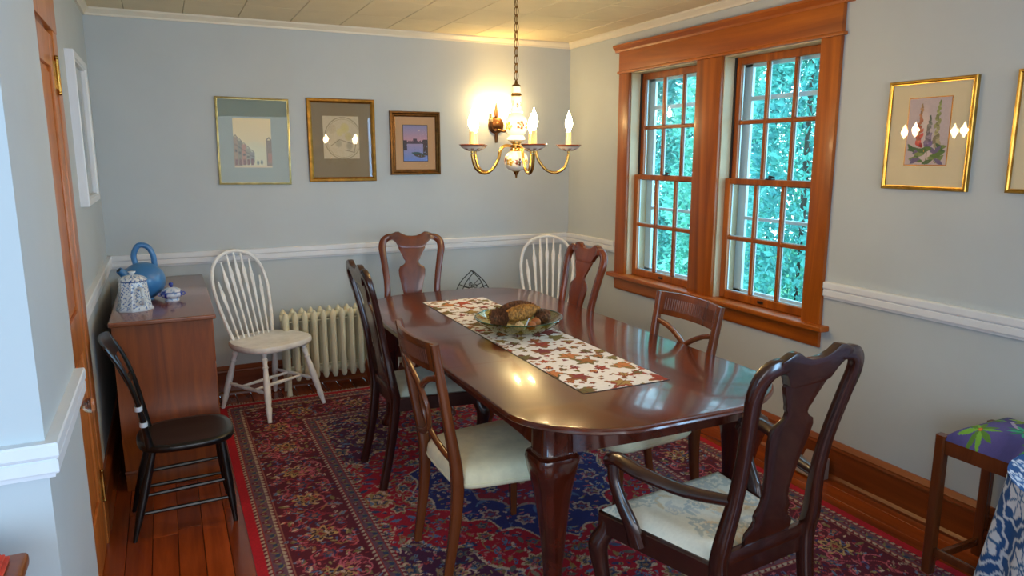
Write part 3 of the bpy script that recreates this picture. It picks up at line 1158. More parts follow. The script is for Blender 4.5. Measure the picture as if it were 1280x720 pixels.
# ---- bowl with cones and nuts
BX, BY, BZ = -1.418, -1.99, TZ + 0.0035
bowl = thing('glass_bowl', 'shallow green glass bowl of pinecones on the runner', 'bowl', (BX, BY, BZ))
bp = [(0.0, 0.004), (0.085, 0.004), (0.125, 0.014), (0.165, 0.034), (0.195, 0.056), (0.212, 0.074)]
bo = [(0.214, 0.070), (0.197, 0.051), (0.167, 0.029), (0.127, 0.009), (0.085, 0.0), (0.0, 0.0)]
G().lathe(bp + bo, 40, caps=False).build('bowl_body', 'bowl_glass', bowl)
G().torus((0, 0, 0.073), 0.213, 0.0032, n=44).build('rim', 'bowl_rim', bowl)


def pinecone(loc, ln, r, direction, mat, label, rows=11, spread=1.0, seed=1):
    t = thing('pinecone', label, 'pinecone', loc, 0, 'pinecones in the glass bowl')
    dr = Vector(direction).normalized()
    R = Vector((0, 0, 1)).rotation_difference(dr).to_matrix()
    prof = lambda q: r * math.sin(PI * min(0.98, 0.12 + 0.86 * q)) ** 0.75
    G().lathe([(max(prof(q) * 0.72, 0.001), (q - 0.5) * ln) for q in np.linspace(0, 1, 9)], 12, (0, 0, 0), dr).build('core', mat, t)
    g = G()
    for i in range(rows):
        q = 0.03 + 0.94 * i / (rows - 1)
        rr = prof(q)
        n = max(6, int(11 * rr / r))
        for j in range(n):
            a = 2 * PI * (j + 0.5 * (i % 2)) / n
            e = Vector((math.cos(a), math.sin(a), 0))
            s = Vector((-math.sin(a), math.cos(a), 0))
            b = e * rr * 0.62 + Vector((0, 0, (q - 0.5) * ln))
            o = e * (0.38 * rr * spread) + Vector((0, 0, 0.09 * ln))
            wd = 1.05 * PI * rr / n
            up = Vector((0, 0, 0.05 * ln))
            vs = [b - s * wd * 0.6, b + s * wd * 0.6, b + o * 0.7 + s * wd, b + o * 1.08, b + o * 0.7 - s * wd, b + o * 0.8 - up * 0.9]
            g.add([R @ v_ for v_ in vs], [(0, 1, 2, 3, 4), (5, 1, 0), (5, 2, 1), (5, 3, 2), (5, 4, 3), (5, 0, 4)])
    o = g.build('scales', mat, t, smooth=False)
    return t


pinecone((BX + 0.008, BY + 0.005, BZ + 0.088), 0.195, 0.042, (1.0, -0.05, 0.16), 'cone', 'long golden brown closed pinecone lying in the middle of the bowl', 15, 1.0)
pinecone((BX + 0.045, BY + 0.095, BZ + 0.098), 0.165, 0.036, (1.0, -0.22, 0.02), 'cone_dark', 'long dark pinecone lying along the back of the bowl', 13, 0.9)
pinecone((BX - 0.118, BY - 0.035, BZ + 0.082), 0.080, 0.038, (-0.9, -0.3, 0.2), 'cone_dark', 'spiky open dark pinecone by the left rim of the bowl', 8, 2.3)
pinecone((BX + 0.112, BY - 0.035, BZ + 0.066), 0.085, 0.040, (0.5, -0.5, 0.6), 'cone_dark', 'round dark pinecone by the right rim of the bowl', 9, 1.2)
pinecone((BX - 0.085, BY + 0.085, BZ + 0.066), 0.07, 0.034, (-0.3, 0.5, 0.7), 'cone', 'small light brown pinecone near the far left rim of the bowl', 8, 1.3)


def nut(x_, y_, z_, r, mat, label, sq=0.9):
    g = G().ellipsoid((0, 0, 0), r, r * 0.9, r * sq, 14, 10)
    g.sweep([(0, -r * 0.2, r * sq * 0.96), (0, 0, r * sq + 0.004)], [0.004, 0.002], n=6)
    o = g.build('nut', mat)
    o.location = (BX + x_, BY + y_, BZ + z_)
    tag(o, label, 'nut', 'nuts in the glass bowl')


nut(-0.038, -0.085, 0.046, 0.024, 'nut_pale', 'pale speckled nut below the golden pinecone')
nut(0.020, -0.098, 0.046, 0.024, 'nut', 'orange-brown nut beside the green and white sliver')
nut(0.058, -0.070, 0.052, 0.026, 'nut', 'orange-brown nut next to the round dark pinecone')
g = G().sweep([(-0.02, -0.012, 0.0), (0.0, 0, 0.022), (0.02, 0.010, 0.050)], [0.004, 0.006, 0.002], [0.0012] * 3, n=6)
o = g.build('glass_sliver', 'storm_white')
o.location = (BX - 0.012, BY - 0.108, BZ + 0.034)
tag(o, 'thin white sliver standing up between the nuts in the bowl', 'ornament')

# ================================================================== CHAIRS
def qa_chair(label, arms=False, wood_m='mahog', seat_m='seat_grey', group=None):
    """splat-back chair, local: forward +y, origin on the floor below the seat"""
    t = thing('splat_back_armchair' if arms else 'splat_back_chair', label, 'chair', (0, 0, 0), 0, group)
    wf, wb = (0.286, 0.205) if arms else (0.255, 0.195)
    yf, yb = 0.215, -0.21
    rake = lambda z: -0.215 - 0.125 * (max(0.0, min(1.0, (z - 0.46) / 0.62)) ** 0.85) + 0.018 * math.sin(PI * max(0, min(1, (z - 0.46) / 0.62)) * 1.0)
    # stiles with the rear legs, one piece each
    for s in (-1, 1):
        pts = catmull([(s * (wb - 0.012), -0.29, 0.0), (s * (wb - 0.018), -0.245, 0.20), (s * (wb - 0.015), -0.215, 0.42), (s * (wb - 0.013), rake(0.52), 0.52),
                       (s * (wb - 0.030), rake(0.66), 0.66), (s * (wb - 0.028), rake(0.78), 0.78), (s * (wb - 0.010), rake(0.92), 0.92), (s * (wb - 0.001), rake(0.985), 0.985), (s * (wb - 0.010), rake(1.03), 1.030), (s * (wb - 0.040), rake(1.055), 1.055), (s * 0.112, rake(1.06), 1.060)], 6)
        G().sweep(pts, [0.018, 0.019, 0.022, 0.024, 0.021, 0.020, 0.022, 0.024, 0.024, 0.022, 0.018], [0.018, 0.019, 0.022, 0.020, 0.015, 0.014, 0.013, 0.013, 0.013, 0.013, 0.012], rect=True, up=(0, 1, 0)).build('stile', wood_m, t, sharp=50)
    # yoke crest rail
    fy = lambda x_, z: rake(z)
    top = [(0, 1.064), (0.03, 1.066), (0.06, 1.077), (0.085, 1.092), (0.105, 1.091), (0.125, 1.083), (0.15, 1.074)]
    bot = [(0, 0.985), (0.03, 0.985), (0.06, 0.985), (0.085, 0.992), (0.100, 1.022), (0.125, 1.040), (0.15, 1.042)]
    k_ = 1.0
    cols_ = [(x_ * k_, b, a) for (x_, a), (_, b) in zip(top, bot)]
    cols_ = [(-x_, a, b) for x_, a, b in reversed(cols_)] + cols_[1:]
    G().cols(cols_, 0.028, fy).build('crest_rail', wood_m, t, 0.005, sharp=45)
    # vase splat
    wid = [(0.485, 0.084), (0.505, 0.088), (0.525, 0.086), (0.545, 0.068), (0.56, 0.062), (0.575, 0.066), (0.59, 0.062), (0.61, 0.050), (0.64, 0.047), (0.70, 0.054), (0.76, 0.066),
           (0.81, 0.076), (0.845, 0.078), (0.865, 0.070), (0.878, 0.050), (0.890, 0.040), (0.905, 0.040), (0.915, 0.048), (0.93, 0.052), (0.955, 0.064), (0.985, 0.078), (0.995, 0.078)]
    G().slab([(z, -w_ * 1.13, w_ * 1.13) for z, w_ in wid], 0.014, lambda x_, z: rake(z) + 0.004, 4).build('splat', wood_m, t, 0.003, sharp=45)
    # seat frame
    for a, b, nm in (((-wf, yf), (wf, yf), 'front_rail'), ((-wb, yb), (wb, yb), 'rear_rail'), ((-wf, yf), (-wb, yb), 'side_rail'), ((wf, yf), (wb, yb), 'side_rail')):
        G().sweep([(a[0] * 0.97, a[1] * 0.96, 0.42), (b[0] * 0.97, b[1] * 0.96, 0.42)], 0.012, 0.034, rect=True).build(nm, wood_m, t)
    if True:
        G().box(-wb + 0.02, wb - 0.02, yb - 0.018, yb + 0.004, 0.448, 0.490).build('splat_shoe', wood_m, t, 0.006)
    # slip seat
    n_ = 18
    P = np.zeros((n_ + 1, n_ + 1, 3))
    rgb = np.zeros((n_ + 1, n_ + 1, 3))
    if seat_m == 'damask':
        n_ = 90
        P = np.zeros((n_ + 1, n_ + 1, 3))
    for i_ in range(n_ + 1):
        for j_ in range(n_ + 1):
            u_, v_ = j_ / n_ * 2 - 1, i_ / n_
            hw = wb - 0.012 + (wf - wb) * v_
            edge = min(1 - abs(u_), 2 * min(v_, 1 - v_))
            z = 0.448 + 0.030 * (1 - (1 - min(1, edge / 0.30)) ** 2.2)
            P[i_, j_] = (u_ * hw * 1.0, yb + 0.012 + (yf - yb - 0.012) * v_, z + 0.005)
    if seat_m == 'damask':
        im = Img(0.5, 0.42, n_ + 1, n_ + 1, (238, 234, 218))
        rs = random.Random(4)
        for k in range(26):
            a, b = rs.uniform(0.02, 0.48), rs.uniform(0.02, 0.40)
            c = rs.choice([(200, 204, 194), (222, 206, 172), (210, 212, 206), (232, 214, 182), (188, 198, 196)])
            im.flower(a, b, rs.uniform(0.03, 0.055), rs.choice((5, 6, 7)), (c, (240, 234, 216), c), rs.random() * 6, 0.4)
            for q in range(3):
                im.leaf(a + rs.uniform(-.06, .06), b + rs.uniform(-.06, .06), 0.03, 0.009, rs.random() * 6, c)
        grid_mesh('seat', P, im.C, 'damask', t, 0.0)
    else:
        rgb = np.ones(P.shape[:2] + (3,)) * 170
        grid_mesh('seat', P, rgb, seat_m, t, 0.0)
    # cabriole front legs
    for s in (-1, 1):
        lx, ly = s * (wf - 0.028), yf - 0.028
        dx, dy = s * 0.7, 0.7
        pts = catmull([(lx, ly, 0.445), (lx + dx * 0.010, ly + dy * 0.010, 0.39), (lx + dx * 0.034, ly + dy * 0.034, 0.34), (lx + dx * 0.024, ly + dy * 0.024, 0.26), (lx, ly, 0.15),
                       (lx - dx * 0.008, ly - dy * 0.008, 0.07), (lx + dx * 0.012, ly + dy * 0.012, 0.03), (lx + dx * 0.02, ly + dy * 0.02, 0.0)], 4)
        G().sweep(pts, [0.026, 0.030, 0.034, 0.027, 0.019, 0.016, 0.024, 0.028], n=12, up=(0, 1, 0)).build('leg', wood_m, t)
    if arms:
        for s in (-1, 1):
            a = G()
            za = 0.66
            pts = catmull([(s * (wb - 0.026), rake(za) + 0.01, za - 0.005), (s * (wb + 0.03), -0.12, za - 0.010), (s * (wf + 0.01), 0.0, za + 0.012), (s * (wf + 0.018), 0.085, za + 0.022),
                           (s * (wf + 0.012), 0.135, za + 0.008), (s * (wf + 0.004), 0.150, za - 0.020)], 6)
            a.sweep(pts, [0.018, 0.024, 0.030, 0.030, 0.027, 0.019], [0.016, 0.018, 0.019, 0.020, 0.020, 0.016], n=12).build('arm', wood_m, t)
            pts = catmull([(s * (wf - 0.022), 0.045, 0.41), (s * (wf - 0.012), 0.060, 0.47), (s * (wf + 0.000), 0.100, 0.54), (s * (wf + 0.008), 0.125, 0.60), (s * (wf + 0.006), 0.135, za - 0.01)], 5)
            G().sweep(pts, [0.034, 0.028, 0.022, 0.020, 0.021], [0.022, 0.021, 0.019, 0.018, 0.018], n=12, up=(1, 0, 0)).build('arm_support', wood_m, t)
    return t


GQ = 'splat-back chairs around the dining table'
c0 = qa_chair('splat-back mahogany chair behind the far end of the table, facing the room', wood_m='mahog_r', seat_m='seat_grey', group=GQ)
c0.location, c0.rotation_euler = (-1.577, -0.775, RZ), (0, 0, 2.80)
c1 = qa_chair('dark splat-back chair with grey-green seat on the left side, seen edge-on', wood_m='mahog', seat_m='seat_grey', group=GQ)
c1.location, c1.rotation_euler = (-1.795, -1.68, RZ), (0, 0, -PI / 2)
dup(c0, (-1.085, -1.53, RZ), PI / 2, 'splat-back chair on the window side, in front of a white chair', GQ)
ac = qa_chair('large dark armchair with pale floral seat at the near end of the table', True, 'mahog', 'damask', GQ)
ac.location, ac.rotation_euler = (-1.43, -3.41, RZ), (0, 0, 0.10)


def lattice_chair(label, group):
    t = thing('lattice_back_chair', label, 'chair', (0, 0, 0), 0, group)
    wd = 'walnut'
    rake = lambda z: -0.215 - 0.085 * max(0.0, (z - 0.42) / 0.53) ** 1.1
    for s in (-1, 1):
        pts = catmull([(s * 0.175, -0.255, 0.0), (s * 0.180, -0.222, 0.22), (s * 0.188, -0.212, 0.42), (s * 0.20, rake(0.65), 0.65), (s * 0.212, rake(0.948), 0.948)], 5)
        G().sweep(pts, [0.014, 0.018, 0.021, 0.019, 0.016], [0.015, 0.019, 0.022, 0.017, 0.014], rect=True, up=(0, 1, 0)).build('stile', wd, t, sharp=50)
    bow = lambda x_, z: rake(z) - 0.035 * (1 - (x_ / 0.21) ** 2)
    xs = np.linspace(-0.212, 0.212, 15)
    G().cols([(x_, 0.840, 0.948 + 0.004 * (1 - (x_ / 0.21) ** 2)) for x_ in xs], 0.018, bow).build('crest_rail', wd, t, 0.004, sharp=45)
    g = G()
    for k in range(26):
        x_ = -0.165 + 0.33 * k / 25
        for sg in (1, -1):
            g.sweep([(x_, bow(x_, 0.868) + sg * 0.0085, 0.868), (x_, bow(x_, 0.922) + sg * 0.0085, 0.922)], 0.0042, 0.004, n=6, up=(0, 1, 0))
    g.build('reeding', wd, t)
    for s in (-1, 1):
        cy = lambda x_, z: rake(z) - 0.020 * (1 - (x_ / 0.21) ** 2)
        q = [(s * 0.198, 0.815), (s * 0.11, 0.792), (s * 0.02, 0.745), (-s * 0.035, 0.69), (-s * 0.045, 0.63), (-s * 0.02, 0.575), (s * 0.04, 0.535), (s * 0.12, 0.505), (s * 0.188, 0.487)]
        pts = catmull([(x_, cy(x_, z) + s * 0.004, z) for x_, z in q], 4)
        G().sweep(pts, 0.011, 0.009, rect=True, up=(0, 1, 0)).build('lattice_bar', wd, t, sharp=50)
    # upholstered seat, rounded sides over a welt
    rg = []
    wf, wb, yf, yb = 0.245, 0.200, 0.235, -0.215
    for off, z in ((0.012, 0.372), (0.002, 0.374), (-0.004, 0.385), (-0.004, 0.410), (0.0, 0.432), (0.016, 0.450), (0.05, 0.462), (0.12, 0.470)):
        ring = []
        for k in range(48):
            a = 2 * PI * k / 48
            ca, sa = math.cos(a), math.sin(a)
            p = 6
            q = (abs(ca) ** p + abs(sa) ** p) ** (-1 / p)
            v_ = (sa * q + 1) / 2
            hw = wb + (wf - wb) * v_ - off
            ring.append((ca * q * hw, (yf + yb) / 2 + sa * q * ((yf - yb) / 2 - off), z))
        rg.append(ring)
    G().rings(rg).build('seat', 'seat_cream', t, sharp=60)
    g = G()
    g.sweep([Vector(p) + Vector((0, 0, 0.006)) for p in rg[2]], 0.004, n=5, closed=True)
    g.build('welt', 'seat_cream', t)
    for s in (-1, 1):
        G().sweep([(s * 0.212, 0.205, 0.375), (s * 0.208, 0.205, 0.2), (s * 0.205, 0.205, 0.0)], [0.021, 0.017, 0.013], rect=True, up=(0, 1, 0)).build('leg', wd, t)
    return t


GL = 'lattice-back chairs at the sides of the table'
l0 = lattice_chair('brown lattice-back chair with cream seat on the left side of the table', GL)
l0.location, l0.rotation_euler = (-1.825, -2.555, RZ), (0, 0, -PI / 2)
dup(l0, (-1.10, -2.50, RZ), PI / 2, 'brown lattice-back chair with reeded top under the window', GL)


def windsor(label, group):
    t = thing('windsor_chair', label, 'chair', (0, 0, 0), 0, group)
    m_ = 'white_paint'
    # seat outline, waisted towards the back
    out = []
    for k in range(40):
        a = 2 * PI * k / 40
        ca, sa = math.cos(a), math.sin(a)
        p = 3.0
        q = (abs(ca) ** p + abs(sa) ** p) ** (-1 / p)
        y_ = 0.222 * sa * q
        hw = 0.240 - 0.045 * max(0, -sa) ** 1.2 * (1 if sa < 0 else 0)
        out.append((hw * ca * q, y_))
    rg = []
    for f_, z in ((0.90, 0.408), (0.97, 0.412), (1.0, 0.424), (1.0, 0.440), (0.98, 0.449), (0.86, 0.449), (0.60, 0.442), (0.30, 0.439)):
        rg.append([(x_ * f_, y_ * f_, z) for x_, y_ in out])
    G().rings(rg).build('seat', m_, t, sharp=60)
    yb = lambda z: -0.155 - 0.155 * (z - 0.44) / 0.54
    pts = [(0.150, yb(0.445), 0.445), (0.172, yb(0.55), 0.55), (0.193, yb(0.68), 0.68), (0.198, yb(0.78), 0.78), (0.178, yb(0.88), 0.88), (0.125, yb(0.948), 0.948), (0.06, yb(0.977), 0.977), (0, yb(0.985), 0.985)]
    pts = pts + [(-x_, y_, z) for x_, y_, z in reversed(pts[:-1])]
    G().sweep(catmull(pts, 4), 0.0115, 0.011, n=8, up=(0, 1, 0)).build('hoop', m_, t)
    for k in range(7):
        f_ = (k - 3) / 3.0
        xb, xt = f_ * 0.112, f_ * 0.155
        ht = 0.445 + 0.54 * math.sqrt(max(0, 1 - (abs(xt) / 0.2) ** 2.6)) - 0.01
        p, q = Vector((xb, yb(0.45) + 0.008, 0.445)), Vector((xt, yb(ht), ht))
        pts = [p.lerp(q, s_) for s_ in (0, 0.25, 0.5, 0.68, 0.78, 0.86, 1.0)]
        G().sweep(pts, [0.0065, 0.0075, 0.009, 0.0125, 0.0145, 0.0085, 0.006], [0.006, 0.006, 0.006, 0.005, 0.005, 0.005, 0.005], n=8, up=(0, 1, 0)).build('spindle', m_, t)
    lp = [(0, 0.014), (0.06, 0.017), (0.10, 0.012), (0.13, 0.019), (0.18, 0.014), (0.22, 0.014), (0.24, 0.019), (0.26, 0.014), (0.30, 0.015), (0.5, 0.021), (0.70, 0.020), (0.78, 0.015), (0.80, 0.020), (0.83, 0.019), (0.92, 0.014), (1, 0.012)]
    tops, feet = {}, {}
    for sx in (-1, 1):
        for sy in (-1, 1):
            tp, ft = Vector((sx * 0.145, sy * 0.13, 0.420)), Vector((sx * (0.215 if sy > 0 else 0.205), sy * 0.235, 0.0))
            tops[sx, sy], feet[sx, sy] = tp, ft
            G().turned(tp, ft, lp).build('leg', m_, t)
    sp = [(0, 0.008), (0.12, 0.009), (0.2, 0.013), (0.25, 0.009), (0.5, 0.014), (0.75, 0.009), (0.8, 0.013), (0.88, 0.009), (1, 0.008)]
    at = lambda sx, sy, f_: tops[sx, sy].lerp(feet[sx, sy], f_)
    for sx in (-1, 1):
        G().turned(at(sx, 1, 0.60), at(sx, -1, 0.60), sp, 10).build('stretcher', m_, t)
    for f_ in (0.34, 0.66):
        a = at(-1, 1, 0.60).lerp(at(-1, -1, 0.60), f_)
        b = at(1, 1, 0.60).lerp(at(1, -1, 0.60), f_)
        G().turned(a, b, [(0, 0.008), (0.3, 0.010), (0.5, 0.013), (0.7, 0.010), (1, 0.008)], 10).build('stretcher', m_, t)
    return t


GW = 'white windsor chairs against the back wall'
w0 = windsor('white hoop-back windsor chair standing between chest and radiator', GW)
w0.location, w0.rotation_euler = (-2.40, -0.395, RZ), (0, 0, -2.595)
dup(w0, (-0.455, -0.52, RZ), 2.70, 'white hoop-back windsor chair in the corner under the chair rail', GW)


def child_chair():
    t = thing('black_chair', 'small black painted chair with bent back beside the door', 'chair', (-2.925, -1.715, 0.0), -PI / 2 + 0.04)
    m_ = 'black_paint'
    rg = []
    out = []
    for k in range(40):
        a = 2 * PI * k / 40
        ca, sa = math.cos(a), math.sin(a)
        p = 3.2
        q = (abs(ca) ** p + abs(sa) ** p) ** (-1 / p)
        hw = 0.178 if sa > 0 else 0.178 - 0.02 * sa * sa
        out.append((hw * ca * q, 0.195 * sa * q))
    for f_, z in ((0.90, 0.372), (0.98, 0.376), (1.0, 0.386), (1.0, 0.396), (0.97, 0.404), (0.85, 0.404), (0.6, 0.400), (0.3, 0.399)):
        rg.append([(x_ * f_, y_ * f_, z) for x_, y_ in out])
    G().rings(rg).build('seat', m_, t, sharp=60)
    yb = lambda z: -0.155 - 0.03 * (z - 0.4) / 0.1 if z < 0.5 else -0.185 - 0.13 * ((z - 0.5) / 0.36) ** 1.0
    for s in (-1, 1):
        pts = catmull([(s * 0.125, -0.145, 0.39), (s * 0.135, -0.160, 0.50), (s * 0.140, -0.180, 0.62), (s * 0.146, -0.215, 0.74), (s * 0.150, -0.268, 0.845)], 5)
        st = G().sweep(pts, [0.016, 0.017, 0.017, 0.015, 0.011], [0.018, 0.013, 0.010, 0.009, 0.008], n=10, up=(0, 1, 0)).build('stile', m_, t)
        for z, y_ in ((0.505, -0.161), (0.575, -0.174)) if s > 0 else ():
            q = [Vector((s * 0.1375 + 0.0185 * math.cos(a), y_ + 0.0145 * math.sin(a), z)) for a in np.linspace(0, 2 * PI, 14)[:-1]]
            G().sweep(q, 0.0012, 0.010, rect=True, closed=True).build('reflection_band', 'storm_white', st)  # pale bands imitate two reflections on the near stile
    ybk = lambda x_, z: -0.172 - 0.096 * (max(0, z - 0.58) / 0.265) ** 1.4 - 0.018 * (1 - (x_ / 0.15) ** 2)
    xs = np.linspace(-0.15, 0.15, 11)
    G().cols([(x_, 0.765, 0.850 + 0.010 * (1 - (x_ / 0.15) ** 2)) for x_ in xs], 0.012, ybk).build('crest_rail', m_, t, 0.004, sharp=45)
    G().cols([(x_, 0.635, 0.665) for x_ in xs * 0.93], 0.010, ybk).build('back_slat', m_, t, 0.003, sharp=45)
    for k in range(3):
        x_ = (k - 1) * 0.06
        G().sweep([(x_, ybk(x_, 0.66), 0.66), (x_, ybk(x_, 0.77), 0.77)], 0.006, n=8, up=(0, 1, 0)).build('spindle', m_, t)
    lp = [(0, 0.013), (0.2, 0.016), (0.45, 0.019), (0.62, 0.016), (0.70, 0.017), (0.9, 0.011), (1, 0.009)]
    tp, ft = {}, {}
    for sx in (-1, 1):
        for sy in (-1, 1):
            tp[sx, sy] = Vector((sx * 0.115, sy * 0.135, 0.376))
            ft[sx, sy] = Vector((sx * 0.150, 0.165 if sy > 0 else -0.235, 0.0))
            G().turned(tp[sx, sy], ft[sx, sy], lp).build('leg', m_, t)
    at = lambda sx, sy, f_: tp[sx, sy].lerp(ft[sx, sy], f_)
    for sx in (-1, 1):
        G().turned(at(sx, 1, 0.70), at(sx, -1, 0.70), [(0, 0.007), (0.5, 0.010), (1, 0.007)], 8).build('stretcher', m_, t)
        G().turned(at(sx, 1, 0.48), at(sx, -1, 0.50), [(0, 0.007), (0.5, 0.010), (1, 0.007)], 8).build('stretcher', m_, t)
    for sy in (-1, 1):
        G().turned(at(-1, sy, 0.58), at(1, sy, 0.58), [(0, 0.007), (0.5, 0.010), (1, 0.007)], 8).build('stretcher', m_, t)
    return t


child_chair()

# ---- stool with palm-tree cushion at the right wall
def palm_stool():
    t = thing('upholstered_stool', 'wooden stool with a purple palm-tree seat against the right wall', 'stool', (-0.205, -3.66, 0.0), 0.0)
    m_ = 'walnut'
    wx, wy, zt = 0.155, 0.205, 0.55
    for sx in (-1, 1):
        for sy in (-1, 1):
            G().sweep([(sx * wx, sy * wy, 0.0), (sx * wx, sy * wy, zt + 0.018)], 0.019, 0.019, rect=True, up=(0, 1, 0)).build('leg', m_, t)
    for s in (-1, 1):
        G().box(s * wx - 0.011, s * wx + 0.011, -wy + 0.019, wy - 0.019, zt - 0.052, zt + 0.004).build('seat_rail', m_, t, 0.003)
        G().box(-wx + 0.019, wx - 0.019, s * wy - 0.011, s * wy + 0.011, zt - 0.052, zt + 0.004).build('seat_rail', m_, t, 0.003)
        G().box(s * wx - 0.009, s * wx + 0.009, -wy + 0.019, wy - 0.019, 0.085, 0.115).build('stretcher', m_, t, 0.003)
        G().box(-wx + 0.019, wx - 0.019, s * wy - 0.009, s * wy + 0.009, 0.045, 0.075).build('stretcher', m_, t, 0.003)
    n_ = 120
    im = Img(0.34, 0.44, n_, n_, (70, 66, 128))
    rs = random.Random(8)
    for k in range(16):
        im.blob(rs.uniform(0, .34), rs.uniform(0, .44), 0.07, 0.06, (92, 82, 150), 0.6)

    def frond(cx_, cy_, r, c):
        for q in range(9):
            a = 2 * PI * q / 9 + rs.random() * 0.3
            im.leaf(cx_ + r * 0.5 * math.cos(a), cy_ + r * 0.5 * math.sin(a), r * 0.5, r * 0.13, a, c if q % 2 else tuple(np.array(c) * 0.75))
    for px, py, r, c in ((0.06, 0.33, 0.075, (120, 176, 60)), (0.20, 0.38, 0.06, (96, 160, 70)), (0.16, 0.22, 0.07, (60, 170, 130)), (0.28, 0.28, 0.07, (150, 190, 60)),
                         (0.06, 0.10, 0.07, (80, 170, 80)), (0.25, 0.08, 0.08, (130, 180, 70))):
        im.line([(px, py), (px + 0.02, py + 0.05), (px + 0.06, py + 0.09)], 0.007, (170, 160, 190))
        frond(px, py, r, c)
        im.flower(px, py, 0.010, 5, ((200, 80, 50), (220, 140, 60)))
    P = np.zeros((n_, n_, 3))
    u, v = im.X / 0.34 * 2 - 1, im.Y / 0.44 * 2 - 1
    ed = np.minimum(1 - np.abs(u), 1 - np.abs(v))
    z = zt + 0.004 + 0.070 * (1 - (1 - np.clip(ed / 0.5, 0, 1)) ** 2)
    P[..., 0], P[..., 1], P[..., 2] = u * (wx + 0.012), v * (wy - 0.004), z
    grid_mesh('cushion', P, im.C, 'cloth', t)
    return t


palm_stool()

# ---- blue and white cloth hanging over a small table at the right edge
def batik():
    cx_, cy_ = -0.68, -4.22
    t = thing('draped_table', 'small table under a blue and white floral cloth at the right edge', 'table', (cx_, cy_, 0))
    G().lathe([(0.05, 0.0), (0.20, 0.01), (0.20, 0.03), (0.03, 0.06), (0.03, 0.68), (0.30, 0.70), (0.30, 0.722), (0.0, 0.722)], 28).build('pedestal_table', 'walnut', t)
    nu, nv = 420, 150
    w_, h_ = 2.3, 0.62
    im = Img(w_, h_, nu, nv, (22, 74, 132))
    rs = random.Random(2)
    P_ = 0.20
    for r_ in range(5):
        for k in range(13):
            x_ = (k + 0.5 * (r_ % 2)) * P_ * 0.92
            y_ = 0.03 + r_ * 0.155
            im.flower(x_, y_, 0.088, 8, ((196, 206, 222), (30, 84, 142)), 0.2, 0.16)
            im.flower(x_, y_, 0.078, 8, ((26, 78, 138), (26, 78, 138)), 0.2, 0.16)
            im.flower(x_, y_, 0.060, 7, ((206, 212, 226), (206, 212, 226)), rs.random(), 0.22)
            for q in range(7):
                a = 2 * PI * q / 7
                im.line([(x_ + 0.014 * math.cos(a), y_ + 0.014 * math.sin(a)), (x_ + 0.058 * math.cos(a), y_ + 0.058 * math.sin(a))], 0.003, (44, 96, 150))
            im.flower(x_, y_, 0.014, 6, ((44, 96, 150), (200, 210, 226)))
            for q in range(6):
                a = rs.random() * 6.28
                im.leaf(x_ + 0.1 * math.cos(a), y_ + 0.08 * math.sin(a), 0.018, 0.007, a, (190, 202, 220))
    th = im.X / w_ * 2 * PI
    f_ = im.Y / h_
    R_ = 0.312 + 0.07 * f_ + (0.022 * f_ + 0.004) * np.sin(th * 9 + 0.6 * np.sin(3 * th)) + 0.012 * f_ * np.sin(th * 17)
    z = 0.727 - np.clip(f_ - 0.0, 0, 1) * 0.62
    P = np.stack([R_ * np.cos(th), R_ * np.sin(th), z], -1)
    grid_mesh('tablecloth', P, im.C, 'cloth', t)
    rr = np.linspace(0, 1, 40)
    im2 = Img(0.64, 0.64, 80, 80, (22, 74, 132))
    for a in range(5):
        for b in range(5):
            im2.flower(0.07 + a * 0.13, 0.07 + b * 0.13, 0.055, 8, ((206, 212, 226), (40, 90, 150), (200, 210, 226)))
    X_, Y_ = im2.X / 0.64 * 2 - 1, im2.Y / 0.64 * 2 - 1
    # square to disc
    a_ = X_ * np.sqrt(1 - Y_ * Y_ / 2) * 0.314
    b_ = Y_ * np.sqrt(1 - X_ * X_ / 2) * 0.314
    grid_mesh('cloth_top', np.stack([a_, b_, 0.7275 + 0 * a_], -1), im2.C, 'cloth', t)


batik()

# ---- little table with red cloth in the lower left corner
st = thing('side_table', 'small wooden table with a rounded corner at the lower left', 'table', (-3.50, -3.56, 0))
g = G().box(-0.29, 0.265, -0.22, 0.15, 0.770, 0.800)
g.build('table_top', 'oak', st, 0.012, seg=3)
for sx in (-0.26, 0.235):
    for sy in (-0.19, 0.12):
        G().sweep([(sx, sy, 0), (sx, sy, 0.770)], [0.014, 0.020], rect=True, up=(0, 1, 0)).build('leg', 'oak', st)
G().box(-0.24, 0.215, -0.17, 0.10, 0.695, 0.770).build('apron', 'oak', st)
rc = G()
for k in range(4):
    z = 0.801 + k * 0.008
    o_ = 0.006 * k
    rc.box(-0.20 + o_, 0.125 - o_, -0.18 + o_, 0.11 - o_, z, z + 0.0075)
o = rc.build('folded_cloth', 'red_cloth', None, 0.0035)
o.location = (-3.388, -3.545, 0.0)
tag(o, 'folded red cloth lying on the small table at lower left', 'cloth')

# ================================================================== CHEST and crockery
ch = thing('wooden_chest', 'brown wooden chest of drawers against the left wall', 'chest of drawers', (-2.995, -0.70, 0))
cz_ = 0.84
rgp = []
for z in np.linspace(0.10, cz_ - 0.022, 20):      # near end panel: slightly bellied board
    f_ = (z - 0.10) / 0.72
    dep = 0.022 * math.exp(-((f_ - 0.30) / 0.14) ** 2)
    rgp.append((z, dep))
for s, nm in ((-1, 'side_panel'), (1, 'side_panel')):
    rg = []
    for z, dep in rgp:
        ya_, yb_ = s * 0.655, s * (0.640 - 0.0)
        rg.append([(-0.205, s * (0.640 + dep), z), (0.228, s * (0.640 + dep), z), (0.228, s * 0.615, z), (-0.205, s * 0.615, z)])
    G().rings(rg).build(nm, 'oak', ch, sharp=30)
G().box(-0.205, -0.185, -0.615, 0.615, 0.10, cz_ - 0.022).build('back_panel', 'oak', ch)
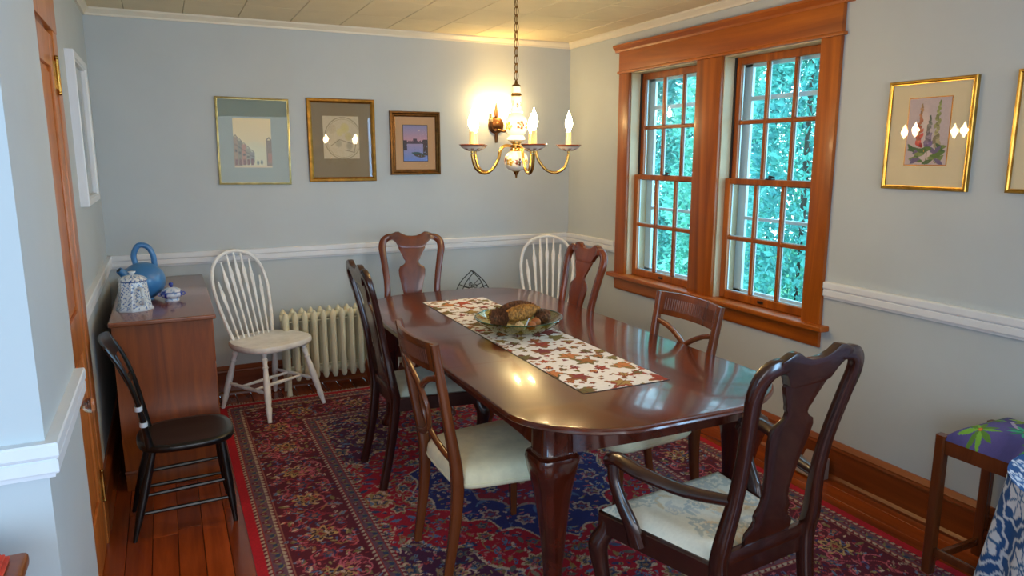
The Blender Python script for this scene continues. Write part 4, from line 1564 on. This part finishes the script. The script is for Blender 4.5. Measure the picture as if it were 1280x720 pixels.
G().box(-0.185, 0.215, -0.615, 0.615, 0.10, 0.12).build('bottom_panel', 'oak', ch)
G().box(-0.215, 0.246, -0.672, 0.66, cz_ - 0.022, cz_).build('chest_top', 'oak_top', ch, 0.006, seg=3)
g = G().box(-0.205, 0.228, -0.645, -0.61, 0.0, 0.10).box(-0.205, 0.228, 0.61, 0.645, 0.0, 0.10).box(0.20, 0.228, -0.61, 0.61, 0.0, 0.10)
g.build('plinth', 'oak', ch, 0.004)
G().box(-0.208, 0.231, -0.652, -0.645, 0.085, 0.105).build('plinth_bead', 'oak_top', ch, 0.003)
for k in range(3):
    z0 = 0.125 + k * 0.232
    d_ = G().box(0.205, 0.235, -0.605, 0.605, z0, z0 + 0.222).build('drawer', 'oak', ch, 0.004)



def por(co, base, spots, seed):
    rs = np.random.RandomState(seed)
    c = np.ones((len(co), 3)) * np.array(base, float)
    for k in range(len(spots)):
        (p, r, col_) = spots[k]
        d = np.linalg.norm(co - np.array(p), axis=1)
        c[d < r] = col_
    return c


def jar_col(co):
    c = np.ones((len(co), 3)) * np.array((222, 228, 232), float)
    th = np.arctan2(co[:, 1], co[:, 0])
    z = co[:, 2]
    s1 = np.sin(th * 17 + z * 150 + 2 * np.sin(z * 230)) + np.sin(z * 330 + 5 * np.sin(th * 7))
    s2 = np.sin(th * 25 - z * 260) + np.sin(th * 11 + z * 195 + 1.0)
    c[s1 > 1.05] = (70, 110, 176)
    c[s2 > 1.35] = (120, 156, 204)
    c[(s1 > 1.6)] = (40, 74, 150)
    c[(z > 0.142) & (z < 0.147)] = (60, 90, 150)
    c[z < 0.008] = (200, 210, 222)
    return c


jar = thing('porcelain_jar', 'tall blue and white floral porcelain jar with lid on the chest', 'jar', (-3.105, -1.07, cz_), -0.5)
n_ = 96
prof = [(0.0, 0.0), (0.085, 0.0), (0.087, 0.005), (0.080, 0.014)] + [(0.078 - 0.016 * q, 0.014 + 0.130 * q) for q in np.linspace(0.04, 1, 34)] + [(0.060, 0.147)]
G().lathe(prof, n_, caps=False, poly=8).build('jar_body', 'porcelain', jar, col=jar_col, sharp=60)
lidp = [(0.064, 0.147), (0.065, 0.150)] + [(0.062 * math.cos(q), 0.150 + 0.026 * math.sin(q)) for q in np.linspace(0.1, 1.35, 14)]
G().lathe(lidp, n_).build('jar_lid', 'porcelain', jar, col=jar_col, sharp=60)
G().lathe([(0.008, 0.172), (0.009, 0.180), (0.017, 0.188), (0.018, 0.193), (0.0, 0.195)], 18).build('lid_knob', 'porcelain', jar, col=lambda co: np.ones((len(co), 3)) * (226, 230, 234))
pts = catmull([(0.055, -0.040, 0.115), (0.082, -0.066, 0.110), (0.090, -0.074, 0.075), (0.082, -0.066, 0.045), (0.062, -0.046, 0.040)], 5)
G().sweep(pts, 0.009, n=8).build('handle', 'porcelain', jar, col=lambda co: np.ones((len(co), 3)) * (214, 222, 230))

wc_ = thing('watering_can', 'round blue watering can with loop handle behind the porcelain jar', 'watering can', (-3.065, -0.80, cz_))
G().lathe([(0.0, 0.0), (0.045, 0.0)] + [(0.108 * math.sin(a), 0.100 - 0.100 * math.cos(a)) for a in np.linspace(0.42, PI - 0.05, 18)], 32).build('body', 'blue_glaze', wc_)
pts = catmull([(-0.030, 0.01, 0.185), (-0.036, 0.01, 0.24), (-0.010, 0.01, 0.288), (0.032, 0.01, 0.280), (0.055, 0.01, 0.235), (0.060, 0.01, 0.175)], 6)
G().sweep(pts, 0.0145, n=12, up=(0, 1, 0)).build('handle', 'blue_glaze', wc_)
sp_ = G().sweep([(-0.070, -0.035, 0.130), (-0.095, -0.05, 0.158), (-0.108, -0.058, 0.172)], [0.028, 0.020, 0.017], n=14).build('spout', 'blue_glaze', wc_)
G().lathe([(0.012, 0), (0.012, 0.0015), (0.0, 0.002)], 14, (-0.1085, -0.0583, 0.1722), (-0.6, -0.37, 0.7)).build('spout_shade', 'slate', sp_)  # dark disc imitates the shaded opening, the spout is solid


def sugar_col(co):
    c = np.ones((len(co), 3)) * np.array((214, 222, 234), float)
    th = np.arctan2(co[:, 1], co[:, 0])
    z = co[:, 2]
    s1 = np.sin(th * 7 + z * 90) + np.sin(z * 240 + 3 * np.sin(th * 4))
    c[s1 > 1.1] = (128, 160, 204)
    fl = np.hypot((((th + 1.35) % (2 * PI / 3)) - PI / 3) * 0.055, z - 0.034)
    c[fl < 0.022] = (30, 44, 150)
    c[(fl < 0.009)] = (190, 200, 230)
    c[(z > 0.046) & (z < 0.049)] = (80, 110, 180)
    return c


sb = thing('sugar_bowl', 'small round blue and white lidded bowl with cobalt knob on the chest', 'bowl', (-2.935, -0.905, cz_))
G().lathe([(0.0, 0.0), (0.036, 0.0), (0.037, 0.006), (0.031, 0.010), (0.032, 0.014), (0.048, 0.022), (0.056, 0.034), (0.055, 0.043), (0.050, 0.049)], 48).build('bowl_body', 'porcelain', sb, col=sugar_col, sharp=60)
G().lathe([(0.052, 0.049), (0.051, 0.052), (0.042, 0.062), (0.024, 0.070), (0.010, 0.073)], 48).build('lid', 'porcelain', sb, col=sugar_col, sharp=60)
G().lathe([(0.007, 0.072), (0.008, 0.080), (0.012, 0.088), (0.010, 0.096), (0.0, 0.100)], 14).build('lid_knob', 'porcelain', sb, col=lambda co: np.ones((len(co), 3)) * (26, 36, 140))
for s in (-1, 1):
    G().torus((s * 0.056, 0, 0.036), 0.008, 0.0035, (0, 1, 0), n=12).build('handle', 'porcelain', sb, col=lambda co: np.ones((len(co), 3)) * (30, 44, 150))

# ================================================================== RADIATOR
rad = thing('radiator', 'cream cast-iron column radiator under the chair rail', 'radiator', (-2.27, -0.160, 0))
ns, px_ = 25, 0.062
sec0 = None
for k in range(ns):
    if sec0 is None:
        g = G()
        for yy in (-0.062, 0.062):
            pts = [(0, yy, 0.10), (0, yy, 0.125), (0, yy, 0.30), (0, yy, 0.50), (0, yy, 0.545), (0, yy, 0.572)]
            g.sweep(pts, [0.012, 0.0205, 0.0195, 0.0195, 0.022, 0.006], [0.016, 0.030, 0.026, 0.026, 0.030, 0.012], n=12, up=(0, 1, 0))
        for z in (0.15, 0.525):
            g.sweep([(0, -0.065, z), (0, 0.065, z)], 0.020, 0.024, n=10)
            g.sweep([(-0.031, 0, z), (0.031, 0, z)], 0.022, n=10)
        sec0 = g.build('section', 'cream_iron', rad)
        s_ = sec0
    else:
        s_ = sec0.copy()
        COL.objects.link(s_)
    s_.location = (k * px_, 0, 0)
for xx in (0.0, (ns - 1) * px_):
    for yy in (-0.062, 0.062):
        G().sweep([(xx, yy, 0.11), (xx, yy, 0.05), (xx, yy - 0.004, 0.0)], [0.018, 0.015, 0.019], n=10, up=(0, 1, 0)).build('foot', 'cream_iron', rad)
g = G()
for z in (0.19, 0.50):
    g.sweep([(-0.02, -0.04, z), ((ns - 1) * px_ + 0.02, -0.04, z)], 0.004, n=6)
g.build('tie_rod', 'cream_iron', rad)
g = G().sweep([((ns - 1) * px_ + 0.03, 0, 0.15), ((ns - 1) * px_ + 0.075, 0, 0.15)], 0.014, n=10)
g.lathe([(0.020, 0.0), (0.020, 0.15)], 12, ((ns - 1) * px_ + 0.085, 0, 0.0)).lathe([(0.013, 0.15), (0.013, 0.19), (0.024, 0.195), (0.024, 0.205), (0, 0.21)], 12, ((ns - 1) * px_ + 0.085, 0, 0.0))
g.build('valve', 'bronze', rad)

# ---- wire rack on the radiator, seen over the far end of the table
wr = thing('wire_rack', 'black wrought-iron triangular wire rack behind the far end of the table', 'rack', (-0.905, -0.165, 0.574))
hw, hh = 0.126, 0.176
for s, yy in ((-1, -0.055), (1, 0.055)):
    G().sweep(catmull([(-hw, yy, 0.004), (-hw * 0.62, yy * 0.8, hh * 0.55), (0.0, yy * 0.5, hh)], 6), 0.0036, n=6, up=(0, 1, 0)).build('side_wire', 'black_iron', wr)
    G().sweep(catmull([(hw, yy, 0.004), (hw * 0.62, yy * 0.8, hh * 0.55), (0.0, yy * 0.5, hh)], 6), 0.0036, n=6, up=(0, 1, 0)).build('side_wire', 'black_iron', wr)
    G().sweep(catmull([(-hw * 0.72, yy * 0.85, hh * 0.42), (0, yy * 0.85, hh * 0.26), (hw * 0.72, yy * 0.85, hh * 0.42)], 6), 0.0030, n=6, up=(0, 1, 0)).build('cross_wire', 'black_iron', wr)
    G().torus((0.0, yy * 0.85, hh * 0.40), 0.013, 0.0026, (0, 1, 0)).build('scroll', 'black_iron', wr)
for p, q in (((0, -0.0275, hh), (0, 0.0275, hh)), ((-hw, -0.055, 0.004), (-hw, 0.055, 0.004)), ((hw, -0.055, 0.004), (hw, 0.055, 0.004))):
    G().sweep([p, q], 0.0036, n=6).build('tie_wire', 'black_iron', wr)
for s in (-1, 1):
    G().sweep([(s * hw * 0.36, -0.036, hh * 0.74), (-s * hw * 0.1, 0.045, hh * 0.2)], 0.0022, n=6).build('brace_wire', 'black_iron', wr)

# pale metal register at the right baseboard
rg_ = thing('floor_register', 'small pale wedge at the foot of the right baseboard behind the armchair', 'vent', (-0.034, -2.63, 0.0))
G().add([(0, -0.07, 0.0), (-0.085, -0.07, 0.0), (-0.012, -0.07, 0.11), (0, -0.07, 0.11), (0, 0.07, 0.0), (-0.085, 0.07, 0.0), (-0.012, 0.07, 0.11), (0, 0.07, 0.11)],
        [(0, 1, 2, 3), (7, 6, 5, 4), (1, 5, 6, 2), (3, 2, 6, 7), (0, 4, 5, 1), (0, 3, 7, 4)]).build('cover', 'register', rg_, 0.003)
G().box(-0.092, -0.084, -0.072, 0.072, 0.0, 0.012).build('brass_lip', 'brass', rg_, 0.002)

# ================================================================== PICTURES
def picture(name, label, loc, rz, w, h, prof, frame_m, mat_c, art, art_size, art_off=(0, 0), tilt=0.0, group=None, art_border=None):
    t = thing(name, label, 'picture', loc, rz, group)
    t.rotation_euler = (0, tilt, rz)
    G().frame_rings(w, h, prof).build('frame', frame_m, t, sharp=25)
    ins = max(a for a, y in prof)
    ix, iz = w / 2 - ins + 0.003, h / 2 - ins + 0.003
    G().box(-ix, ix, -0.010, -0.006, -iz, iz).build('mat_board', paint('mat_' + name + '_%d' % len(bpy.data.materials), mat_c, 0.9, 0.015), t)
    G().box(-w / 2 + 0.006, w / 2 - 0.006, -0.006, -0.001, -h / 2 + 0.006, h / 2 - 0.006).build('backing', 'slate', t)
    aw, ah = art_size
    if art is not None:
        if art_border is not None:
            b_ = 0.004
            G().box(art_off[0] - aw / 2 - b_, art_off[0] + aw / 2 + b_, -0.0112, -0.010, art_off[1] - ah / 2 - b_, art_off[1] + ah / 2 + b_).build('mat_edge', art_border, t)
        P = np.stack([art.X - aw / 2 + art_off[0], 0 * art.X - 0.0118, art.Y - ah / 2 + art_off[1]], -1)
        grid_mesh('print', P, art.C, 'attr', t)
    gx, gz = ix, iz
    G().add([(-gx, -0.0145, -gz), (gx, -0.0145, -gz), (gx, -0.0145, gz), (-gx, -0.0145, gz)], [(0, 1, 2, 3)]).build('glass', 'picture_glass', t)
    return t


def art_street(w, h):
    im = Img(w, h, 110, 150, (214, 200, 150))
    rs = random.Random(1)
    im.C += ((im.Y / h)[..., None] - 0.5) * np.array((20, 0, -30))
    im.blob(w * 0.55, h * 0.30, w * 0.4, h * 0.25, (196, 206, 176), 0.6)
    for k in range(5):       # receding left row of houses
        x0 = k * w * 0.105
        top = h * (0.62 - 0.075 * k)
        c = [(150, 128, 96), (120, 118, 92), (168, 120, 92), (140, 136, 110), (128, 130, 118)][k]
        im.rect(x0, x0 + w * 0.115, h * 0.02 + k * 0.006, top, c)
        im.rect(x0 + w * 0.02, x0 + w * 0.085, top * 0.50, top * 0.60, (84, 76, 60))
        im.rect(x0 + w * 0.02, x0 + w * 0.085, h * 0.05, h * 0.17, (110, 70, 56))
        im.line([(x0, top * 0.78), (x0 + w * 0.115, top * 0.70)], 0.0022, (66, 60, 50))
        im.line([(x0, top), (x0 + w * 0.06, top + h * 0.04), (x0 + w * 0.115, top - h * 0.03)], 0.002, (70, 62, 50))
    im.rect(w * 0.86, w, h * 0.02, h * 0.56, (120, 104, 80))
    im.rect(w * 0.89, w, h * 0.10, h * 0.30, (158, 110, 84))
    im.line([(w * 0.86, h * 0.56), (w * 0.93, h * 0.62), (w, h * 0.56)], 0.003, (60, 54, 46))
    for x_, q in ((0.62, 0.10), (0.72, 0.11)):
        im.blob(w * x_, h * q, w * 0.035, h * 0.05, (60, 84, 84), 0.9)
    im.rect(0, w, 0, h * 0.035, (206, 190, 150))
    return im


def art_plate(w, h):
    im = Img(w, h, 110, 120, (204, 190, 160))
    r = np.hypot((im.X - w * 0.55) / (w * 0.52), (im.Y - h * 0.48) / (h * 0.50))
    im.C[np.abs(r - 0.98) < 0.022] = (160, 146, 118)
    im.C[(np.abs(r - 0.90) < 0.012)] = (178, 162, 130)
    for x_, y_, rx, c in ((0.6, 0.72, 0.13, (206, 190, 120)), (0.46, 0.62, 0.1, (210, 196, 130)), (0.7, 0.52, 0.11, (198, 180, 120)), (0.42, 0.36, 0.1, (170, 158, 132)), (0.72, 0.3, 0.1, (160, 150, 128)),
                          (0.25, 0.7, 0.12, (188, 172, 142))):
        im.blob(w * x_, h * y_, w * rx, h * rx, c, 0.8)
    im.line([(w * .2, h * .3), (w * .45, h * .45), (w * .8, h * .35)], 0.002, (140, 128, 104))
    im.line([(w * .6, h * .2), (w * .85, h * .15), (w * .9, h * .35)], 0.0018, (120, 110, 92))
    return im


def art_harbour(w, h):
    im = Img(w, h, 80, 110, (150, 140, 170))
    t = im.Y / h
    im.C = np.where((t > 0.5)[..., None], (206, 150, 160) + (t - 0.5)[..., None] * 2 * np.array((-70, -10, 26)), (168, 150, 186) + (0.5 - t)[..., None] * 2 * np.array((-60, -10, 30)))
    rs = random.Random(6)
    for k in range(26):
        x_ = k / 26 * w
        im.rect(x_, x_ + w / 24, h * 0.48, h * (0.53 + 0.06 * rs.random()), (88, 72, 88))
    im.rect(w * 0.40, w * 0.56, h * 0.5, h * 0.63, (78, 62, 80))
    im.rect(0, w * 0.14, h * 0.30, h * 0.58, (70, 60, 70))
    im.rect(w * 0.82, w, h * 0.15, h * 0.60, (74, 62, 64))
    im.leaf(w * 0.60, h * 0.20, w * 0.30, h * 0.05, -0.15, (62, 92, 92))
    im.leaf(w * 0.66, h * 0.15, w * 0.28, h * 0.05, -0.15, (84, 74, 64))
    im.flower(w * 0.66, h * 0.85, 0.004, 6, ((240, 220, 190),))
    for k in range(20):
        im.line([(rs.random() * w, rs.uniform(0.02, 0.45) * h), (rs.random() * w, rs.uniform(0.02, 0.45) * h)][:1] * 2, 0.003, (120, 140, 180))
    return im


def art_foxglove(w, h):
    im = Img(w, h, 120, 200, (196, 178, 178))
    rs = random.Random(9)
    for x_, top, base_c, tip_c in ((0.30, 0.92, (176, 48, 52), (170, 140, 90)), (0.72, 0.96, (168, 150, 120), (140, 150, 80)), (0.52, 0.74, (118, 96, 140), (110, 120, 90))):
        im.line([(w * x_, h * 0.05), (w * (x_ + 0.02), h * top)], 0.0016, (96, 116, 56))
        n = 26
        for k in range(n):
            f_ = k / n
            y_ = h * (0.30 + (top - 0.30) * f_)
            sp_ = w * 0.085 * (1 - f_ * 0.85)
            c = np.array(base_c) * (1 - f_) + np.array(tip_c) * f_
            im.leaf(w * (x_ + 0.02 * f_) + rs.choice((-1, 1)) * sp_ * rs.random(), y_, 0.014 * (1.1 - 0.6 * f_), 0.0085 * (1.1 - 0.6 * f_), rs.choice((0.9, -0.9, 1.4)), np.clip(c * rs.uniform(0.8, 1.2), 0, 255))
    for k in range(26):
        im.leaf(w * rs.uniform(0.12, 0.88), h * rs.uniform(0.04, 0.27), 0.026, 0.009, rs.uniform(-0.9, 0.9) + rs.choice((0, PI)), rs.choice([(92, 120, 60), (116, 132, 74), (74, 100, 60), (110, 96, 128)]))
    return im


thin = [(0, 0), (0, -0.018), (0.002, -0.021), (0.007, -0.022), (0.010, -0.018), (0.0125, -0.0175), (0.0125, -0.010), (0.0125, 0)]
wide = [(0, 0), (0, -0.018), (0.004, -0.024), (0.018, -0.026), (0.026, -0.022), (0.030, -0.020), (0.030, -0.010), (0.030, 0)]
wide2 = [(0, 0), (0, -0.014), (0.003, -0.026), (0.014, -0.028), (0.022, -0.020), (0.030, -0.022), (0.034, -0.018), (0.038, -0.016), (0.038, 0)]
GP = 'framed pictures on the back wall'
picture('framed_picture', 'watercolour street scene with pale mat in a thin gold frame, leftmost on back wall', (-2.374, 0, 1.686), 0, 0.452, 0.556, thin, 'silver_green',
        (136, 150, 142), art_street(0.235, 0.315), (0.235, 0.315), (-0.01, -0.01), 0.012, GP)
picture('framed_picture', 'pale sketch with a circle on brown mat in a broad gold frame', (-1.800, 0, 1.698), 0, 0.462, 0.556, wide, 'gold_dark',
        (140, 124, 98), art_plate(0.245, 0.285), (0.245, 0.285), (-0.005, 0.02), 0.0, GP)
picture('framed_picture', 'small dusk harbour scene with peach mat in a bronze frame', (-1.276, 0, 1.683), 0, 0.374, 0.446, wide2, 'bronze_frame',
        (196, 156, 116), art_harbour(0.178, 0.25), (0.178, 0.25), (0, 0.0), 0.0, GP, 'slate')
GR = 'framed flower prints on the right wall'
picture('framed_picture', 'foxglove flower print with cream mat in a gold frame right of the windows', (0, -3.025, 1.682), -PI / 2, 0.385, 0.458, [(a * 1.3, y) for a, y in thin], 'gold',
        (222, 204, 166), art_foxglove(0.185, 0.275), (0.185, 0.275), (0.0, 0.015), 0.0, GR, 'gold_dark')
picture('framed_picture', 'gold-framed picture cut off by the right edge of the photo', (0, -3.56, 1.686), -PI / 2, 0.385, 0.458, [(a * 1.3, y) for a, y in thin], 'gold',
        (222, 204, 166), art_foxglove(0.185, 0.275), (0.185, 0.275), (0.0, 0.015), 0.0, GR, 'gold_dark')
white_p = [(0, 0), (0, -0.034), (0.004, -0.038), (0.030, -0.036), (0.034, -0.030), (0.038, -0.028), (0.038, 0)]
gm = Img(0.3, 0.4, 40, 50, (150, 164, 170))
for k in range(12):
    gm.blob(rnd.uniform(0, .3), rnd.uniform(0, .4), 0.06, 0.05, (120, 140, 150), 0.5)
picture('framed_picture', 'white-framed picture on the left wall next to the door', (-W, -0.90, 1.715), PI / 2, 0.62, 0.70, white_p, 'trim',
        (180, 186, 186), gm, (0.3, 0.4), (0, 0), 0.0)

# ================================================================== CHANDELIER
CX, CY, CZ = -1.437, -2.0, 1.617
cl = thing('chandelier', 'five-arm brass and floral porcelain chandelier hanging over the table', 'chandelier', (CX, CY, CZ))


def porc_flowers(seed, zc, zr, scale=1.0):
    def f(co):
        c = np.ones((len(co), 3)) * np.array((240, 230, 206), float)
        th = np.arctan2(co[:, 1], co[:, 0])
        z = co[:, 2]
        rs = random.Random(seed)
        for k in range(7):
            t0, z0 = k * 2 * PI / 7 + rs.uniform(-.2, .2), zc + rs.uniform(-zr, zr)
            for q in range(5):
                a = q * 2 * PI / 5
                dt = ((th - t0 - 0.22 * scale * math.cos(a) + PI) % (2 * PI)) - PI
                m = np.hypot(dt * 0.05, z - z0 - 0.010 * scale * math.sin(a)) < 0.0058 * scale
                c[m] = (124, 60, 30) if k % 2 else (176, 140, 40)
            dt = ((th - t0 + PI) % (2 * PI)) - PI
            c[np.hypot(dt * 0.05, z - z0) < 0.004 * scale] = (110, 100, 40)
        return c
    return f


body = [(0.012, 0.225), (0.020, 0.222), (0.021, 0.200)] + [(0.021 + 0.006 * q, 0.200 - 0.045 * q) for q in np.linspace(0.1, 1, 8)]
body += [(0.033, 0.150), (0.034, 0.146), (0.029, 0.142)]
# slim neck column
G().lathe([(0.016, 0.292), (0.019, 0.290), (0.020, 0.262), (0.016, 0.258)], 40).build('top_collar', 'porcelain', cl, col=porc_flowers(1, 5, 0))
G().lathe([(0.018, 0.249), (0.022, 0.246)] + [(0.022 + 0.003 * q, 0.246 - 0.056 * q) for q in np.linspace(0.1, 1, 12)] + [(0.030, 0.184), (0.032, 0.178), (0.028, 0.172)], 56).build('neck', 'porcelain', cl, col=porc_flowers(2, 0.215, 0.012, 0.8))
G().lathe([(0.024, 0.170)] + [(0.052 * math.sin(a) ** 0.8, 0.118 + 0.054 * math.cos(a)) for a in np.linspace(0.5, 2.45, 26)] + [(0.030, 0.072), (0.036, 0.066), (0.042, 0.058), (0.042, 0.052), (0.034, 0.046)], 72).build('vase', 'porcelain', cl, col=porc_flowers(3, 0.118, 0.012, 1.3))
G().lathe([(0.030, -0.000)] + [(0.056 * math.sin(a) ** 0.7, -0.044 + 0.046 * math.cos(a)) for a in np.linspace(0.55, 2.75, 22)] + [(0.012, -0.092)], 72).build('lower_bulb', 'porcelain', cl, col=porc_flowers(4, -0.045, 0.008, 1.1))
G().lathe([(0.0, -0.125), (0.004, -0.122), (0.006, -0.108), (0.010, -0.104), (0.014, -0.094), (0.020, -0.090), (0.020, -0.086), (0.0, -0.084)], 20).build('finial', 'brass', cl)
G().lathe([(0.020, 0.048), (0.026, 0.046), (0.026, 0.038), (0.018, 0.034), (0.018, 0.016), (0.028, 0.012), (0.030, 0.004), (0.026, 0.0)], 24).build('hub', 'brass', cl)
G().lathe([(0.0, 0.318), (0.006, 0.316), (0.008, 0.305), (0.020, 0.296), (0.021, 0.291), (0.0, 0.290)], 20).build('cap', 'old_brass', cl)
G().lathe([(0.018, 0.264), (0.024, 0.256), (0.024, 0.250), (0.018, 0.246)], 20).build('band', 'brass', cl)
R_ = 0.243
yaw = 0.4457
flame = [(0.0, 0.0), (0.006, 0.001), (0.010, 0.010), (0.0155, 0.024), (0.0175, 0.036), (0.0155, 0.050), (0.010, 0.066), (0.005, 0.080), (0.0015, 0.092), (0.0, 0.095)]
for k in range(5):
    a = -yaw + 0.0 + k * 2 * PI / 5          # one arm points to the right of the view
    ex, ey = math.cos(a), math.sin(a)
    E_ = lambda r, z: (ex * r, ey * r, z)
    pts = catmull([E_(0.020, 0.022), E_(0.060, 0.026), E_(0.088, 0.008), E_(0.104, -0.040), E_(0.140, -0.085), E_(0.185, -0.098), E_(0.226, -0.074), E_(R_, -0.020), E_(R_, 0.004)], 5)
    arm = G().sweep(pts, 0.0068, n=10).build('arm', 'brass', cl)
    b_ = Vector(E_(R_, 0))

    def dish_col(co, b_=b_):
        c = np.ones((len(co), 3)) * np.array((232, 218, 196), float)
        d = np.hypot(co[:, 0] - b_.x, co[:, 1] - b_.y)
        th = np.arctan2(co[:, 1] - b_.y, co[:, 0] - b_.x)
        c[d > 0.054] = (120, 56, 26)
        q = np.hypot(((th % (PI / 4)) - PI / 8) * 0.04, d - 0.036)
        c[(q < 0.009)] = (134, 66, 34)
        return c
    G().lathe([(0.0, 0.0), (0.016, 0.0), (0.030, 0.005), (0.048, 0.016), (0.058, 0.026), (0.060, 0.028), (0.058, 0.030), (0.046, 0.021), (0.020, 0.010), (0.0, 0.009)], 48, b_).build('drip_dish', 'porcelain', arm, col=dish_col)
    G().lathe([(0.0125, 0.009), (0.0125, 0.085), (0.010, 0.088), (0.0, 0.089)], 16, b_).build('candle', 'candle', arm)
    G().lathe([(r, z + 0.089) for r, z in flame], 18, b_).build('flame_bulb', 'bulb', arm)
    ld = bpy.data.lights.new('bulb_light', 'POINT')
    ld.energy, ld.color, ld.shadow_soft_size = 14.0, (1.0, 0.66, 0.28), 0.02
    lo_ = bpy.data.objects.new('bulb_light', ld)
    lo_.location = b_ + Vector((0, 0, 0.132))
    COL.objects.link(lo_)
    lo_.parent = cl
z = 0.318
k = 0
chain_top = H - CZ - 0.03
while z < chain_top:
    a = 0.5 + (PI / 2 if k % 2 else 0)
    G().torus((0, 0, z + 0.020), 0.021, 0.0024, (math.cos(a), math.sin(a), 0), 0.52, 1.0, 14, 6, (-math.sin(a), math.cos(a), 0)).build('chain_link', 'old_brass', cl)
    z += 0.035
    k += 1
pts = [(0.004 * math.sin(q * 3.1), 0.004 * math.cos(q * 2.3), 0.31 + (chain_top - 0.30) * q / 20) for q in range(21)]
G().sweep(pts, 0.0016, n=6, up=(0, 1, 0)).build('cord', 'old_brass', cl)
G().lathe([(0.0, -0.035), (0.012, -0.034), (0.030, -0.022), (0.060, -0.010), (0.064, -0.001)], 28, (0, 0, H - CZ)).build('ceiling_canopy', 'old_brass', cl)

# ================================================================== SCONCE
sc = thing('wall_sconce', 'bronze two-candle wall sconce glowing behind the chandelier', 'sconce', (-0.640, 0.0, 1.82))
g = G().lathe([(0.062, 0.0), (0.064, 0.006), (0.054, 0.012), (0.050, 0.012), (0.040, 0.018), (0.030, 0.018), (0.020, 0.026), (0.0, 0.028)], 28, (0, -0.0, 0), (0, -1, 0))
g.build('back_plate', 'bronze', sc)
G().lathe([(0.0, 0.0), (0.012, 0.006), (0.016, 0.03), (0.009, 0.07), (0.003, 0.105), (0.0, 0.110)], 12, (0, -0.012, 0.055)).build('spike', 'bronze', sc)
G().sweep([(0, -0.012, -0.055), (0, -0.014, -0.09), (0, -0.012, -0.13)], [0.012, 0.014, 0.010], n=8, up=(0, 1, 0)).build('tail', 'bronze', sc)
for s in (-1, 1):
    pts = catmull([(s * 0.01, -0.03, -0.035), (s * 0.045, -0.07, -0.045), (s * 0.075, -0.085, -0.015), (s * 0.078, -0.085, 0.02)], 5)
    arm = G().sweep(pts, [0.010, 0.009, 0.008, 0.010], n=8, up=(0, 1, 0)).build('arm', 'bronze', sc)
    c_ = (s * 0.078, -0.085, 0.02)
    G().lathe([(0.010, 0.0), (0.017, 0.004), (0.018, 0.020), (0.014, 0.022), (0.012, 0.024), (0.012, 0.062), (0.0, 0.063)], 14, c_).build('candle_cup', 'candle', arm)
    G().lathe([(r * 1.1, z + 0.062) for r, z in flame], 16, c_).build('flame_bulb', 'bulb', arm)
    ld = bpy.data.lights.new('sconce_light', 'POINT')
    ld.energy, ld.color, ld.shadow_soft_size = 26.0, (1.0, 0.60, 0.17), 0.02
    lo_ = bpy.data.objects.new('sconce_light', ld)
    lo_.location = Vector(c_) + Vector((0, 0, 0.105))
    COL.objects.link(lo_)
    lo_.parent = sc
